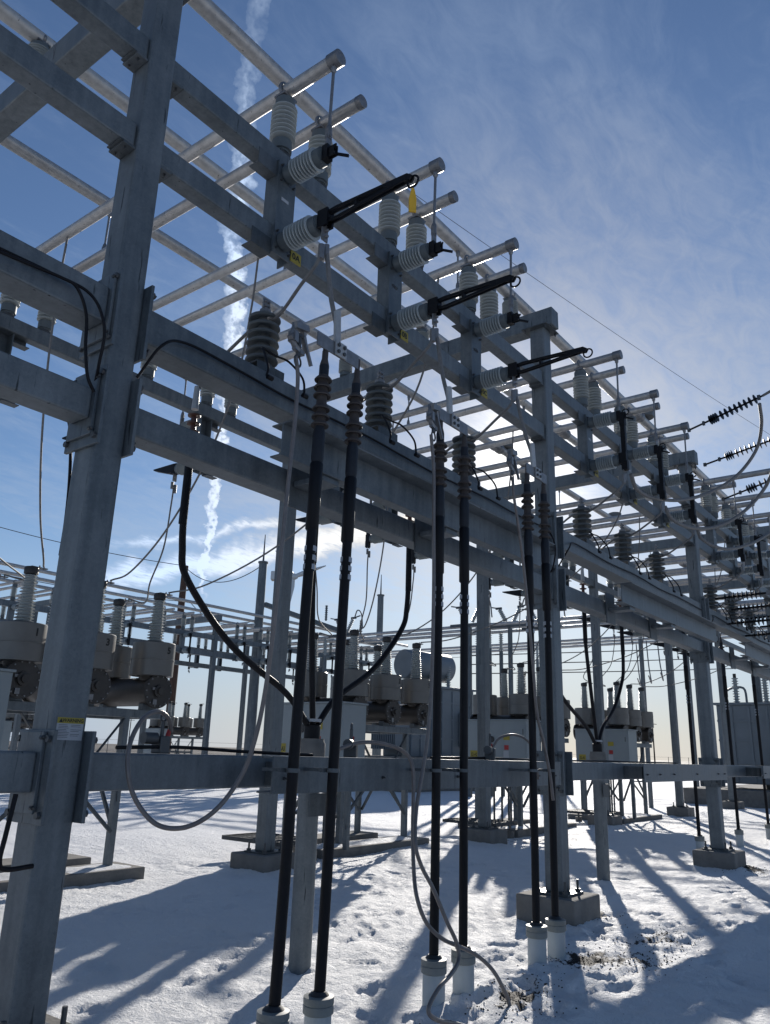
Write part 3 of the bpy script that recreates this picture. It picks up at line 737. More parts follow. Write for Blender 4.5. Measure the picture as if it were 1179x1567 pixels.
def make_breaker(nums=('1', '3', '5'), code='52-A3', full=True):
    t = empty('circuit_breaker')
    for i in range(3):
        x = i*1.0
        tk = MB().lathe([(.21, -.16), (.235, -.15), (.235, -.11), (.20, -.10), (.20, 1.30), (.235, 1.31), (.235, 1.35), (.21, 1.36)], (x, 0, 2.37), (0, 1, 0), 28).build('tank', 'tank', t)
        b = MB()
        for a in range(14): b.lathe([(.011, 0), (.011, .02)], (x+.205*math.cos(a*.4488), -.155, 2.37+.205*math.sin(a*.4488)), (0, -1, 0), 6)
        b.cbox((x-.09, -.17, 2.40), (.05, .03, .035)); b.cbox((x-.06, -.17, 2.22), (.06, .03, .07))
        MB().lathe([(.232, 0), (.232, .012), (.085, .0125), (.085, .052), (.05, .057), (.05, .09)], (x, -.145, 2.37), (0, -1, 0), 24).join(b).build('end_flange', ('tank', 'fit'), tk)
        for j, y in enumerate((.05, 1.05)):
            MB().lathe([(.13, 2.50), (.17, 2.56), (.17, 2.60)], (x, y, 0), n=24).build('turret', 'tank', t)
            cn = MB().lathe([(.285, 2.58), (.30, 2.585), (.30, 2.80), (.306, 2.803), (.306, 2.817), (.30, 2.82), (.30, 3.04), (.29, 3.05), (.1, 3.06)], (x, y, 0), n=36).build('transformer_can', 'can', t)
            if j == 0 and nums:
                a = R(38)
                mt = Matrix.Translation((x, y, 2.93)) @ Matrix.Rotation(a-R(30), 4, 'Z') @ Matrix.Rotation(R(90), 4, 'X') @ Matrix.Translation((0, 0, .30))
                text_mesh(nums[i], .13, 'number', 'ink', cn, mt, .002, True, .30)
            brk_bushing(t, x, y)
    f = MB()
    for y in (.0, 1.12): f.box(-.32, 2.34, y-.05, y+.05, 2.0, 2.11)
    for x in (-.25, .85, 2.2): f.box(x-.04, x+.04, .05, 1.07, 2.002, 2.10)
    for i in range(3):
        for y in (.05, 1.0): f.box(i-.12, i+.12, y-.05, y+.05, 2.112, 2.20)
    f.build('top_frame', 'galv', t, .004)
    for x in (-.25, 1.62):
        for y in (.0, 1.12): MB().box(x-.045, x+.045, y-.045, y+.045, .12, 1.999).build('leg', 'galv', t)
    b = MB()
    for y in (.0, 1.12):
        b.box(-.2, 1.57, y-.02, y+.02, 1.30, 1.38)
        b.bar((-.2, y-.052, .55), (.7, y-.052, 1.33), .04, .04); b.bar((1.57, y-.052, .55), (.7, y-.052, 1.33), .04, .04)
        b.bar((.1, y-.051, 1.98), (.6, y-.051, 1.38), .05, .01) ; b.bar((1.57, y-.051, 1.98), (1.1, y-.051, 1.38), .05, .01)
    for x in (-.302, 1.672): b.bar((x, .05, .55), (x, .6, 1.3), .04, .04); b.bar((x, 1.07, .55), (x, .6, 1.3), .04, .04); b.box(x-.02, x+.02, .0, 1.12, 1.30, 1.36)
    b.build('brace', 'galvdk', t)
    # control cabinet
    c = MB().box(-.98, -.35, -.58, .95, 1.23, 2.40).build('cabinet', 'cab', t, .008)
    MB().box(-1.0, -.33, -.61, .98, 2.401, 2.43).build('cabinet_lid', 'cab', c, .004)
    MB().box(-.985, -.981, -.54, .0, 1.3, 2.33).box(-.985, -.981, .03, .90, 1.3, 2.33).build('door', 'cab', c)
    MB().box(-.99, -.9855, -.50, -.485, 2.1, 2.22).box(-.99, -.9855, -.50, -.485, 1.38, 1.48).build('hinge', 'cabdk', c)
    MB().box(-.9895, -.9855, -.16, .0, 1.98, 2.09).box(-.9895, -.9855, .66, .86, 1.56, 1.74).build('yellow_sign', 'yell', c)
    text_mesh(code, .105, 'breaker_code', 'ink', c, Matrix.Translation((-.9905, .76, 1.65)) @ Matrix.Rotation(R(-90), 4, 'Z') @ Matrix.Rotation(R(90), 4, 'X') @ Matrix.Scale(.62, 4, (1, 0, 0)), .0004, True)
    MB().box(-.9895, -.9855, -.13, -.02, 1.77, 1.87).build('red_sign', 'red', c)
    MB().box(-.9895, -.9855, -.13, -.0, 1.60, 1.75).build('white_sign', 'white', c)
    MB().lathe([(.05, 0), (.07, .005), (.07, .02), (.045, .022)], (-.986, .30, 1.99), (-1, 0, 0), 18).build('gauge', 'cabdk', c)
    for y in (-.5, .87):
        MB().box(-.70, -.62, y-.04, y+.04, .12, 1.229).build('cabinet_leg', 'galv', t)
    b = MB()
    for i, (x, y) in enumerate(((-.5, .1), (-.42, .2), (-.46, .35), (-.55, .5))): b.tube([(x, y, .02), (x, y, 1.229)], .025, 8)
    b.build('conduit', 'galvdk', t)
    return t
brk = make_breaker()
BP = ((5.06, 9.55), (11.2, 9.25), (17.2, 9.0), (22.6, 8.75))
codes = ['52-A4', '52-A3', '52-A2', '52-A1']
brks = []
for k, (x, y) in enumerate(BP):
    b = brk if k == 0 else copy_tree(brk)
    b.location = (x, y, 0)
    for c in b.children:
        if c.name.startswith('cabinet') and not c.name.startswith('cabinet_leg'):
            for d in c.children:
                if d.name.startswith('breaker_code') and k > 0:
                    bpy.data.objects.remove(d)
                    text_mesh(codes[k], .105, 'breaker_code', 'ink', c, Matrix.Translation((-.9905, .76, 1.65)) @ Matrix.Rotation(R(-90), 4, 'Z') @ Matrix.Rotation(R(90), 4, 'X') @ Matrix.Scale(.62, 4, (1, 0, 0)), .0004, True)
                    break
    tag(b, ['breaker with cans numbered 1, 3 and 5 beside the warning-sign column', 'breaker with a large pale cabinet behind the first pair of black cables',
            'breaker with pale cabinet behind the second back-row column, left of the middle column', 'smallest breaker, right of the middle column, near the pale sky gap'][k], 'circuit breaker', 'dead-tank circuit breakers'); brks.append(b)
    nmk = ['behind the warning-sign column', 'under the breaker with the large cabinet', 'under the breaker left of the middle column', 'under the smallest breaker right of the middle column'][k]
    for fr_, (ya, yb_) in (('front', (-.36, .30)), ('rear', (.85, 1.45))):
        pd = MB().box(-1.05 if fr_ == 'front' else -.6, 1.95, ya, yb_, -.2, .13).build('concrete_pad', 'conc', None, .015)
        pd.location = (x, y, 0); tag(pd, '%s concrete footing strip %s' % (fr_, nmk), 'concrete pad', 'footing strips under the breakers')
    g = empty('step_grating', (x-1.6, y+.3, 0), R(90), 'low steel grating platform before the cabinet of the %s breaker' % ['first', 'second', 'third', 'fourth'][k], 'grating', 'low grating platforms')
    gb = MB()
    for q in range(9): gb.box(-.6, .6, -.4+q*.1-.01, -.4+q*.1+.01, .27, .30)
    for q in range(5): gb.box(-.6+q*.3-.012, -.6+q*.3+.012, -.42, .42, .272, .298)
    gb.box(-.63, -.6, -.43, .43, .25, .31).box(.6, .63, -.43, .43, .25, .31).box(-.6, .6, -.44, -.42, .25, .31).box(-.6, .6, .42, .44, .25, .31)
    gb.build('deck', 'grate', g)
    for sx in (-.55, .55):
        MB().box(sx-.02, sx+.02, -.42, -.38, .1, .25).lathe([(.09, -.1), (.09, .12)], (sx, -.4, 0), n=14).build('leg', 'conc', g)
    # leads from the tubes and back switches to the bushings
    for i in range(3):
        X = colx(k)+PH[i]; bx = x+i*1.0; yb = y+.05
        lp_ = lambda a, z: (X+(bx+.2-X)*a, BUSY[i]+(yb-BUSY[i])*a, z)
        q = [(X, BUSY[i]-.02, ZP-.05), lp_(.01, 6.3), lp_(.07, 5.5), lp_(.24, 4.75), lp_(.52, 4.15), lp_(.82, 3.84), (bx+.15, yb, 3.82)]
        if BUSY[i] > 7 or True:
            wire(q, .012, 'grey wire from overhead tube to breaker, %s %s' % (near_lab[i], WHERE[k]), 'bushing_lead', 'cond', 'wires down to the breaker bushings')
        yb2 = y+1.05
        q = [(X, YB+.097+.45, 5.22), (X, YB+.56, 4.95), (X+(bx-X)*.22, YB+.75, 4.35), (X+(bx-X)*.6, YB+1.2, 3.92), (bx+.4, yb2-.1, 3.80), (bx+.15, yb2, 3.82)]
        wire(q, .012, 'grey wire from back-row switch to breaker, %s %s' % (near_lab[i], WHERE[k]), 'bushing_lead', 'cond', 'wires down to the breaker bushings')

# ------------------------------------------------------------------ strain strings on the right
def strain(p, q, label, tail, n=12):
    p, q = Vector(p), Vector(q); d = (q-p); L = d.length; d.normalize()
    t = empty('strain_insulator', p, 0, label, 'insulator string', 'strain strings at the upper right')
    MB().tube([(0, 0, 0), d*L], .018, 8).build('rod', 'blackp', t)
    b = MB(); off = .30*L
    for i in range(n):
        s = off+(L*.56)*(i/n if i > 4 else i*.5/n)
        s = off + ([0, .03, .06, .09][i] if i < 4 else .09+(i-3)*.066)*L*.95
        b.lathe([(.014, 0), (.05, .008), (.088, .022), (.05, .022), (.016, .034)], d*s, d, 16)
    b.build('sheds', 'blackp', t)
    b = MB().cbox(d*.02, (.05, .05, .06)).cbox(d*(L*.22), (.05, .04, .07)).cbox(d*(L*.95), (.05, .05, .08))
    b.build('shackle', 'bolt', t)
    e = q+Vector(tail)
    w = MB().tube([q, q+(e-q)*.1, e], [.022, .03, .016], 10).build('conductor', 'cond', None)
    tag(w, 'bare conductor leaving the frame beyond the %s' % label.split(' of ')[0], 'conductor', 'dead-end conductors'); return t
strain((13.75, 3.75, 7.38), (13.45, 2.40, 7.60), 'topmost dark strain string of three at the upper right', (-1.5, -5.5, 1.4))
strain((14.6, 3.75, 6.98), (14.55, 2.45, 7.22), 'middle dark strain string of three at the upper right', (-1.2, -5.5, 1.3))
strain((15.7, 3.75, 6.60), (15.5, 2.15, 6.93), 'lowest dark strain string of three at the upper right', (-1.2, -5.5, 1.2))
for j, (x, z) in enumerate(((15.2, 4.55), (16.3, 4.52), (17.4, 4.50), (18.6, 4.5), (15.9, 4.18), (17.2, 4.12))):
    t = empty('dead_end_insulator', (x, 3.93, z), 0, 'dark level ribbed insulator right of the third column, number %d of six from the left' % (j+1), 'insulator', 'dark level insulators of the third bay')
    MB().tube([(0, 0, 0), (0, -.95, .03)], .02, 8).build('rod', 'blackp', t)
    b = MB()
    for i in range(9): b.lathe([(.02, 0), (.05, .008), (.085, .022), (.05, .022), (.02, .034)], (0, -.16-i*.075, .005+i*.002), (0, -1, .03), 14)
    b.build('sheds', 'blackp', t)
    MB().cbox((0, -.93, .03), (.05, .09, .08)).build('end_clamp', 'fit', t)
wire([at(x, y, Y) for x, y, Y in ((1163, 618, 2.4), (1166, 650, 2.5), (1158, 688, 2.7), (1130, 726, 3.0), (1090, 752, 3.3), (1045, 765, 3.5), (1000, 762, 3.6), (975, 748, 3.6), (966, 725, 3.6))], .028, 'upper thick grey jumper cable drooping to the third column', 'jumper_cable', 'cond', 'thick grey jumper cables', n=14)
wire([at(x, y, Y) for x, y, Y in ((1190, 700, 2.3), (1172, 745, 2.6), (1140, 782, 2.9), (1100, 805, 3.2), (1060, 808, 3.4), (1030, 795, 3.5), (1018, 775, 3.55))], .028, 'lower thick grey jumper cable drooping past the third column', 'jumper_cable', 'cond', 'thick grey jumper cables', n=14)
wire([at(x, y, Y) for x, y, Y in ((1185, 812, 2.9), (1150, 832, 3.1), (1110, 840, 3.3), (1075, 825, 3.5), (1066, 800, 3.55))], .026, 'lowest thick grey jumper cable by the third column', 'jumper_cable', 'cond', 'thick grey jumper cables', n=14)

# ------------------------------------------------------------------ distant yard: a second bus structure (left)
def far_structure():
    x0s = [5.0+BAY*k for k in range(0, 6)]
    for k, x in enumerate(x0s):
        for row, y in (('near', 27.), ('rear', 31.4)):
            c = copy_tree(col0, skip=('plate_bolts', 'anchor_bolts', 'connection_plate')); c.location = (x, y, 0)
            tag(c, '%s-row column number %d from the left of the distant bus structure' % (row, k+1), 'column', 'columns of the distant structure')
        cb = beam('cross_beam', 'distant cross beam over column %d from the left' % (k+1), 0, 4.9, 0, 0, .25, .2, False, grp='cross beams of the distant structure')
        cb.location = (x, 29.2, Z_CAP-.27); cb.rotation_euler.z = R(90)
    for k in range(5):
        a, b_ = x0s[k]+.1, x0s[k+1]-.1
        for row, y in (('near', 27.), ('rear', 31.4)):
            for z, nm in ((Z1, 'upper'), (Z2, 'second')):
                t = MB().box(a, b_, y-.08, y+.08, z-.21, z).build('far_beam', 'galv'); tag(t, '%s %s-row beam of distant bay %d from the left' % (nm, row, k+1), 'beam', 'beams of the distant structure')
        for i in range(3):
            X = x0s[k]+PH[i]
            for dx, nm in ((0, 'longer'), (.456, 'shorter')):
                t = MB().tube([(X+dx, 26.4, ZP), (X+dx, 32, ZP)], .056, 8).build('far_pipe', 'alu'); tag(t, '%s tube of phase %d in distant bay %d' % (nm, i+1, k+1), 'pipe', 'tubes of the distant structure')
                for row, y in (('near', 27.), ('rear', 31.4)):
                    q = copy_tree(post0); q.location = (X+dx, y, Z1); tag(q, 'distant %s-row post under the %s tube, phase %d of bay %d' % (row, nm, i+1, k+1), 'insulator', 'posts of the distant structure')
            for row, y in (('near', 27-.09), ('rear', 31.4+.09)):
                q = copy_tree(sw_closed, skip=('bolts', 'mounting_angle')); q.location = (X, y, Z2-.26); q.rotation_euler.z = 0 if row == 'near' else math.pi
                tag(q, 'distant %s-row switch of phase %d in bay %d' % (row, i+1, k+1), 'switch', 'switches of the distant structure')
    for i, Y in enumerate((31.4-1.05, 31.4-2.5, 31.4-3.97)):
        t = MB().tube([(3, Y, ZBUS), (38, Y, ZBUS)], .07, 10).build('far_bus', 'alu'); tag(t, '%s distant main bus tube' % ['farthest', 'middle', 'nearest'][i], 'pipe', 'main buses of the distant structure')
far_structure()
for k, (x, y) in enumerate(((26.1, 33.6), (18.0, 33.6), (11.0, 33.6))):
    b = copy_tree(brk, skip=('flange_bolts',)); b.location = (x, y, 0)
    tag(b, ['distant breaker right of the near breaker, under the far structure', 'distant breaker half hidden behind the near breaker', 'distant breaker at the far left'][k], 'circuit breaker', 'distant circuit breakers')

# level tubes behind the centre of the yard, running parallel to the cross beams
for i, (X, z) in enumerate(((28.9, 6.9), (29.9, 6.9), (30.9, 6.9))):
    t = MB().tube([(X, 2.5, z), (X, 26.4, z)], .07, 12).build('rear_bus', 'alu'); tag(t, '%s of three level tubes crossing behind the middle of the yard' % ['nearest', 'middle', 'farthest'][i], 'pipe', 'level tubes behind the yard')
    for j, Y in enumerate((10.6, 17.2, 25.8)):
        if j == 0 and i != 1: continue
        t = empty('tube_support', (X, Y, 0), 0, '%s support from the right under the %s level tube' % (['first', 'second', 'third'][j], ['nearest', 'middle', 'farthest'][i]), 'support', 'supports of the level tubes')
        MB().lathe([(.085, 0), (.085, z-.85)], (0, 0, 0), n=10).build('post', 'galv', t)
        MB().lathe(shed_profile(.06, .1, z-.84, z-.08, 8), (0, 0, 0), n=12).build('insulator', 'porc', t)
for i, (X, z) in enumerate(((42., 8.0), (43.2, 8.0), (44.4, 8.0))):
    t = MB().tube([(X, -4, z), (X, 34, z)], .075, 10).build('rear_bus', 'alu'); tag(t, '%s of the three farther, lower-looking level tubes behind the yard' % ['nearest', 'middle', 'farthest'][i], 'pipe', 'farther level tubes behind the yard')
    for j, Y in enumerate((12.5, 21., 29.5)):
        t = empty('tube_support', (X, Y, 0), 0, '%s support from the right under the %s of the farther tubes' % (['first', 'second', 'third'][j], ['nearest', 'middle', 'farthest'][i]), 'support', 'supports of the farther tubes')
        MB().lathe([(.085, 0), (.085, z-.95)], (0, 0, 0), n=10).build('post', 'galv', t)
        MB().lathe(shed_profile(.06, .11, z-.94, z-.08, 8), (0, 0, 0), n=12).build('insulator', 'porc', t)
    wire([(X, 14+i, z-.1), (X-1, 13.6+i, z-1.6), (X-2.5, 13+i, z-2.6), (X-4, 12.6+i, z-2.4)], .03, 'slack far jumper hanging from the %s farther level tube' % ['nearest', 'middle', 'farthest'][i], 'far_jumper', 'cond', 'slack far jumpers')
def vswitch(x, y, z, label):
    t = empty('group_switch', (x, y, z), R(90), label, 'switch', 'V-shaped switches behind the yard')
    MB().box(-.9, .9, -.14, .14, -.12, .0).build('base_channel', 'galvdk', t)
    MB().lathe([(.1, -z), (.1, -.121)], (0, 0, 0), n=10).build('post', 'galv', t)
    for s in (-1, 1):
        d = Vector((s*.55, 0, 1)).normalized()
        b = MB().lathe(shed_profile(.06, .1, .05, .75, 8), (s*.12, 0, .02), d, 14).build('insulator', 'porc', t)
        e = d*.85+Vector((s*.12, 0, 0)); MB().cbox(e, (.28, .08, .09)).bar(e, e+Vector((s*.4, 0, .08)), .05, .05).build('contact', 'bolt', t)
    MB().tube(smooth([(-.6, 0, .8), (-.75, 0, 1.1), (-1.0, 0, .9), (-1.1, 0, .2)], 5), .03, 8).build('jumper', 'cond', t)
for n_, (vx, vy, vz) in enumerate(((28.9, 17.6, 7.0), (29.9, 16.2, 7.0), (30.9, 15.2, 7.0), (28.9, 24.6, 7.0))):
    vswitch(vx, vy, vz, ['nearest V-shaped switch above the transformer drum', 'middle V-shaped switch above the transformer drum', 'farthest V-shaped switch above the transformer drum', 'V-shaped switch left of the two thick cables'][n_])

# sloping beam seen behind the first cables, carried by a tapered pole
def mono(px_, top, Y, label, r0, r1, rodh=1.3):
    p = at(px_, top, Y)
    t = empty('lightning_mast', (p.x, p.y, 0), 0, label, 'mast', 'lightning masts')
    MB().tube([(0, 0, -.2), (0, 0, p.z)], [r0, r1], 16).build('shaft', 'galv', t)
    MB().lathe([(r1*1.25, 0), (r1*1.25, .07)], (0, 0, p.z), n=16).build('top_plate', 'galvdk', t)
    MB().tube([(0, 0, p.z+.07), (0, 0, p.z+.07+rodh)], [.05, .02], 8).build('air_terminal', 'bolt', t)
    return p
mono(403, 862, 28., 'left lightning mast with a thin rod on top, beside the wind turbine', .26, .2, 1.4)
mono(583, 912, 30., 'right lightning mast behind the black sweeping cable', .24, .19, 1.3)
p1, p2 = at(405, 925, 28.), at(575, 985, 26.5)
t = MB().bar(p1, p2, .22, .22).build('mast_arm', 'galv'); tag(t, 'sloping box arm running right from the left lightning mast', 'beam')
for j, (a, b_) in enumerate(((499, 950), (552, 972))):
    q = at(a, b_, 27.2); t = MB().lathe(shed_profile(.05, .08, 0, .8, 7), q, (0, 0, 1), 12).build('arm_insulator', 'porccap'); tag(t, ['left', 'right'][j]+' upright insulator on the sloping mast arm', 'insulator', 'insulators on the mast arm')
# wooden pole far left
q = at(284, 866, 40); t = empty('wooden_pole', (q.x, q.y, 0), 0, 'dark wooden utility pole rising behind the distant structure at the left', 'utility pole')
MB().tube([(0, 0, -.2), (0, 0, q.z)], [.28, .2], 12).build('pole', 'wood', t)
MB().bar((-.9, .2, q.z-2.2), (.9, -.2, q.z-2.2), .12, .12).build('crossarm', 'wood', t)
# wind turbine
q = at(430, 882, 260.)
t = empty('wind_turbine', (q.x, q.y, 0), 0, 'white wind turbine on the horizon behind the first back-row column', 'wind turbine')
MB().tube([(0, 0, 0), (0, 0, q.z-2)], [2.6, 1.7], 20).build('tower', 'turb', t)
fx = R0.copy()
MB().bar(Vector((0, 0, q.z))-fx*4.5, Vector((0, 0, q.z))+fx*4.5, 4.4, 4.2).build('nacelle', 'turb', t, .4)
hub = Vector((0, 0, q.z))+fx*6
MB().lathe([(1.6, -1.4), (1.9, 0), (.9, 1.8), (.1, 2.3)], hub, fx, 16).build('hub', 'turb', t)
for a in (22, 142, 262):
    d = (fx*math.cos(R(a))*.62+F*.0+Vector((math.cos(AZ), math.sin(AZ), 0))*math.cos(R(a))*.78+Vector((0, 0, 1))*math.sin(R(a))).normalized()
    if a == 22: d = (fx*.93+Vector((0, 0, 1))*.36).normalized()
    MB().tube([hub, hub+d*5, hub+d*16], [.8, 1.25, .25], 10).build('blade', 'turb', t)

# ------------------------------------------------------------------ transformers
def transformer(loc, label, rz, drum):
    t = empty('power_transformer', loc, rz, label, 'transformer', 'power transformers')
    MB().box(-2.1, 2.1, -1.0, 1.0, .5, 3.7).build('tank', 'trans', t, .03)
    b = MB()
    for x in (-1.5, -.8, -.1, .6, 1.3): b.box(x-.05, x+.05, -1.05, -1.001, .55, 3.6)
    for z in (1.3, 2.2, 3.0): b.box(-2.1, 2.1, -1.04, -1.001, z, z+.08)
    b.build('stiffener', 'trans', t)
    b = MB()
    for i in range(14): b.box(-3.0, -2.101, -.9+i*.13, -.86+i*.13, .8, 3.4)
    b.box(-3.0, -2.101, -.95, .95, 3.41, 3.5)
    if drum: b.build('radiator', 'trans', t)
    MB().box(-2.2, 2.2, -1.1, 1.1, 3.701, 3.8).build('cover', 'trans', t, .01)
    MB().box(1.0, 1.9, -1.6, -1.05, 1.0, 2.6).build('control_box', 'trans', t, .02)
    for i in range(3):
        x = -1.4+i*1.2
        bb = MB().lathe(shed_profile(.08, .14, 3.8, 4.9, 10), (x, -.3, 0), (0, 0, 1), 14).build('bushing', 'porc', t)
        MB().lathe([(.07, 4.9), (.07, 5.08)], (x, -.3, 0), n=12).build('top_cap', 'tank', bb)
    MB().lathe(shed_profile(.06, .1, 3.8, 4.5, 8), (.9, .6, 0), (0, 0, 1), 12).build('bushing', 'porc', t)
    if drum:
        MB().lathe([(.3, 0), (.68, .04), (.72, .1), (.72, 3.0), (.68, 3.06), (.3, 3.1)], (-1.6, .3, 4.85), (1, 0, 0), 32).build('conservator', 'trans', t)
        MB().box(-.9, -.7, .1, .5, 3.8, 4.2).box(.6, .8, .1, .5, 3.8, 4.2).build('conservator_stand', 'trans', t)
    else:
        MB().tube(smooth([(-1.9, .2, 3.8), (-1.9, .2, 4.4), (-1.2, .2, 4.5), (-1.1, .2, 3.8)], 5), .05, 8).build('vent_pipe', 'trans', t)
    MB().tube([(1.95, -1.1, 2.2), (2.0, -1.2, 1.8), (1.9, -1.1, 1.4)], .03, 8).build('cable_drop', 'cabdk', t)
    return t
transformer((37.6, 7.75, .3), 'grey power transformer at the right edge behind the third column', R(-90), False)
pd = MB().box(34.6, 46, 2, 10.9, -.2, .6).build('transformer_pad', 'conc'); tag(pd, 'long concrete curb wall before the right transformer', 'concrete pad')
dp = at(655, 1019, 22.5)
transformer((dp.x+.2, dp.y, dp.z-4.85), 'grey power transformer with a drum on top behind the second breaker', R(-12), True)
dpd = MB().box(-3.4, 3, -1.8, 1.8, -.2, dp.z-4.35).build('transformer_plinth', 'conc'); dpd.location = (dp.x, dp.y, 0); dpd.rotation_euler.z = R(-12); tag(dpd, 'concrete plinth under the drum-topped transformer', 'concrete pad')

# ------------------------------------------------------------------ overhead wires
def span(a, b_, sag, r, label):
    a, b_ = Vector(a), Vector(b_); pts = []
    for i in range(25):
        s = i/24; p = a.lerp(b_, s); p.z -= sag*4*s*(1-s); pts.append(p)
    o = MB().tube(pts, r, 6).build('overhead_wire', 'wire'); return tag(o, label, 'wire', 'overhead wires')
span(at(505, 205, 8.5), at(1190, 672, 5.0), .15, .006, 'thin shield wire crossing the open sky at the upper right')
span(at(-10, 804, 45), at(284, 866, 40), .2, .022, 'thin wire from the left edge to the top of the wooden pole')
span(at(-10, 876, 45), at(276, 920, 40), .2, .022, 'thin wire from the left edge to the crossarm of the wooden pole')
span(at(284, 868, 40), at(400, 866, 28), .9, .022, 'sagging wire between the wooden pole and the left lightning mast')
span(at(290, 920, 40), at(398, 946, 28), .8, .022, 'lower sagging wire between the wooden pole and the left lightning mast')
span(at(0, 607, 14), at(470, 755, 16), .1, .006, 'faint thin wire behind the warning-sign column')
span(at(640, 1010, 40), at(1100, 940, 30), 1.0, .02, 'faint sloping wire above the third back-row column')
for j, y_ in enumerate((1003, 1017, 1031)):
    span(at(720, y_, 26), at(1130, y_-14+j*3, 16), .05, .035, '%s distant level conductor right of the middle column' % ['upper', 'middle', 'lower'][j])
for j, (px_, Y) in enumerate(((522, 170), (548, 230), (228, 190), (198, 260), (1000, 70), (1085, 90))):
    p = at(px_, 1125, Y); t = empty('utility_pole', (p.x, p.y, 0), 0, 'tiny far utility pole on the horizon, number %d of six' % (j+1), 'utility pole', 'far utility poles')
    MB().tube([(0, 0, -.2), (0, 0, 11)], [.2, .14], 8).build('pole', 'wood', t)
    MB().bar((-1.2, .6, 10.2), (1.2, -.6, 10.2), .14, .14).build('crossarm', 'wood', t)
# fence on the horizon
t = empty('perimeter_fence', (60, 70, 0), 0, 'low distant chain-link perimeter fence on the horizon', 'fence')
b = MB(); rails = MB()
for i in range(60):
    a = -60+i*3; b.tube([(a, -a*.6, 0), (a, -a*.6, 2.1)], .035, 5)
for z in (.3, .9, 1.5, 2.05): rails.bar((-60, 36, z), (117, -70.2, z), .02, .02)
b.build('post', 'galvdk', t); rails.build('wire', 'galvdk', t)

# ------------------------------------------------------------------ ground
def fgrid():
    xs = []; x = 2.2
    while x < 13: xs.append(x); x += .036
    st = .04
    while x < 4000: xs.append(x); st *= 1.06; x += st
    lo = []; x = 2.2; st = .05
    while x > -400: st *= 1.12; x -= st; lo.append(x)
    xs = lo[::-1]+xs
    ys = []; y = 2.3
    while y < 9.5: ys.append(y); y += .036
    st = .04
    while y < 4000: ys.append(y); st *= 1.06; y += st
    lo = []; y = 2.3; st = .05
    while y > -400: st *= 1.12; y -= st; lo.append(y)
    return xs, lo[::-1]+ys
xs, ys = fgrid()
random.seed(11)
prints = []
def trail(x0, y0, x1, y1, jit=.12):
    L = math.hypot(x1-x0, y1-y0); n = int(L/.34); a = math.atan2(y1-y0, x1-x0)
    for i in range(n):
        s = i/n; o = .12*(1 if i % 2 else -1)
        prints.append((x0+(x1-x0)*s-math.sin(a)*o+random.gauss(0, jit*.4), y0+(y1-y0)*s+math.cos(a)*o+random.gauss(0, jit*.4), a+random.gauss(0, .25)))
trail(3, 2.6, 12, 3.0); trail(3.2, 3.0, 11, 2.7); trail(4, 3.6, 10, 3.7, .3); trail(6.5, 5.2, 9.5, 9.5, .2); trail(9.6, 8, 12.6, 2.6, .3); trail(3.3, 5, 8, 5.4, .2); trail(9.2, 5.2, 16, 5.6)
for _ in range(150):
    r_ = random.random()
    if r_ < .6: prints.append((random.uniform(3.4, 9.5), random.gauss(3.25, .45), random.uniform(0, 6.3)))
    else: prints.append((random.uniform(3.4, 13), random.uniform(2.6, 8), random.uniform(0, 6.3)))
cell = {}
for q in prints: cell.setdefault((int(q[0]/.5), int(q[1]/.5)), []).append(q)
dirt_c = [(8.9, 3.95, .5, .35), (6.95, 3.15, .55, .22), (5.75, 3.1, .40, .2), (7.3, 2.75, .5, .15), (4.4, 3.15, .3, .12), (8.2, 2.95, .5, .2), (5.4, 2.9, .35, .15), (14.6, 3.6, .6, .25), (16., 8, 3, .15)]
verts = []; dirt = []; nv = noise.noise; fr = noise.fractal
banks = [(colx(k), yy, .33, .075) for k in range(0, 6) for yy in (YF, YB)]+[(px_+bx_, YC, .075, .03) for px_ in (3.52, 3.87, 5.04, 5.42, 6.57, 6.93) for bx_ in (0,)]+[(5.24, 4.78, .1, .04), (11.45, 4.8, .1, .04)]
def hgt(x, y):
    near = 1/(1+((x-7)/14)**2+((y-5)/11)**2)
    z = .055*nv(Vector((x*.35, y*.55, 1)))+.028*nv(Vector((x*1.2, y*1.9, 4)))
    d = 0
    if near > .12:
        tr = max(.42, nv(Vector((x*.8, y*.8, 9)))+.45) * near
        z += .040*tr*nv(Vector((x*3.2, y*4.0, 2)))+.040*tr*(.35-abs(nv(Vector((x*7, y*8, 3)))))+.020*tr*(.3-abs(nv(Vector((x*15, y*17, 5)))))+.009*tr*nv(Vector((x*30, y*30, 6)))
        z += .006*nv(Vector((x*2.2-y*1.2, x*.8+y*7, 7)))
        cx, cy = int(x/.5), int(y/.5)
        for a in (-1, 0, 1):
            for b2 in (-1, 0, 1):
                for (fx_, fy_, an) in cell.get((cx+a, cy+b2), ()):
                    dx, dy = x-fx_, y-fy_; c_, s_ = math.cos(an), math.sin(an)
                    u = (dx*c_+dy*s_)/.155; v = (-dx*s_+dy*c_)/.065; q = u*u+v*v
                    if q < 3.2:
                        z += -.026*math.exp(-q*q*.7)+.011*math.exp(-((math.sqrt(q)-1.35)**2)*9)
        for (qx, qy, rx, k_) in dirt_c:
            e = ((x-qx)/rx)**2+((y-qy)/(rx*.6))**2
            if e < 4: d += k_*4*math.exp(-e*1.2)
    for (px_, py_, pr_, ph_) in banks:
        dx, dy = abs(x-px_)-pr_, abs(y-py_)-pr_; e = max(dx, dy)
        if e < .5: z += ph_*math.exp(-(max(0, e)/.13)**2)*(.6+.7*nv(Vector((x*3, y*3, 8))))
    return z, d
for y in ys:
    for x in xs:
        if -4 < x < 45 and 0 < y < 45: z, d = hgt(x, y)
        else: z, d = .06*nv(Vector((x*.02, y*.02, 0)))*(1 if abs(x)+abs(y) < 500 else 0), 0
        verts.append((x, y, z)); dirt.append(min(1, d))
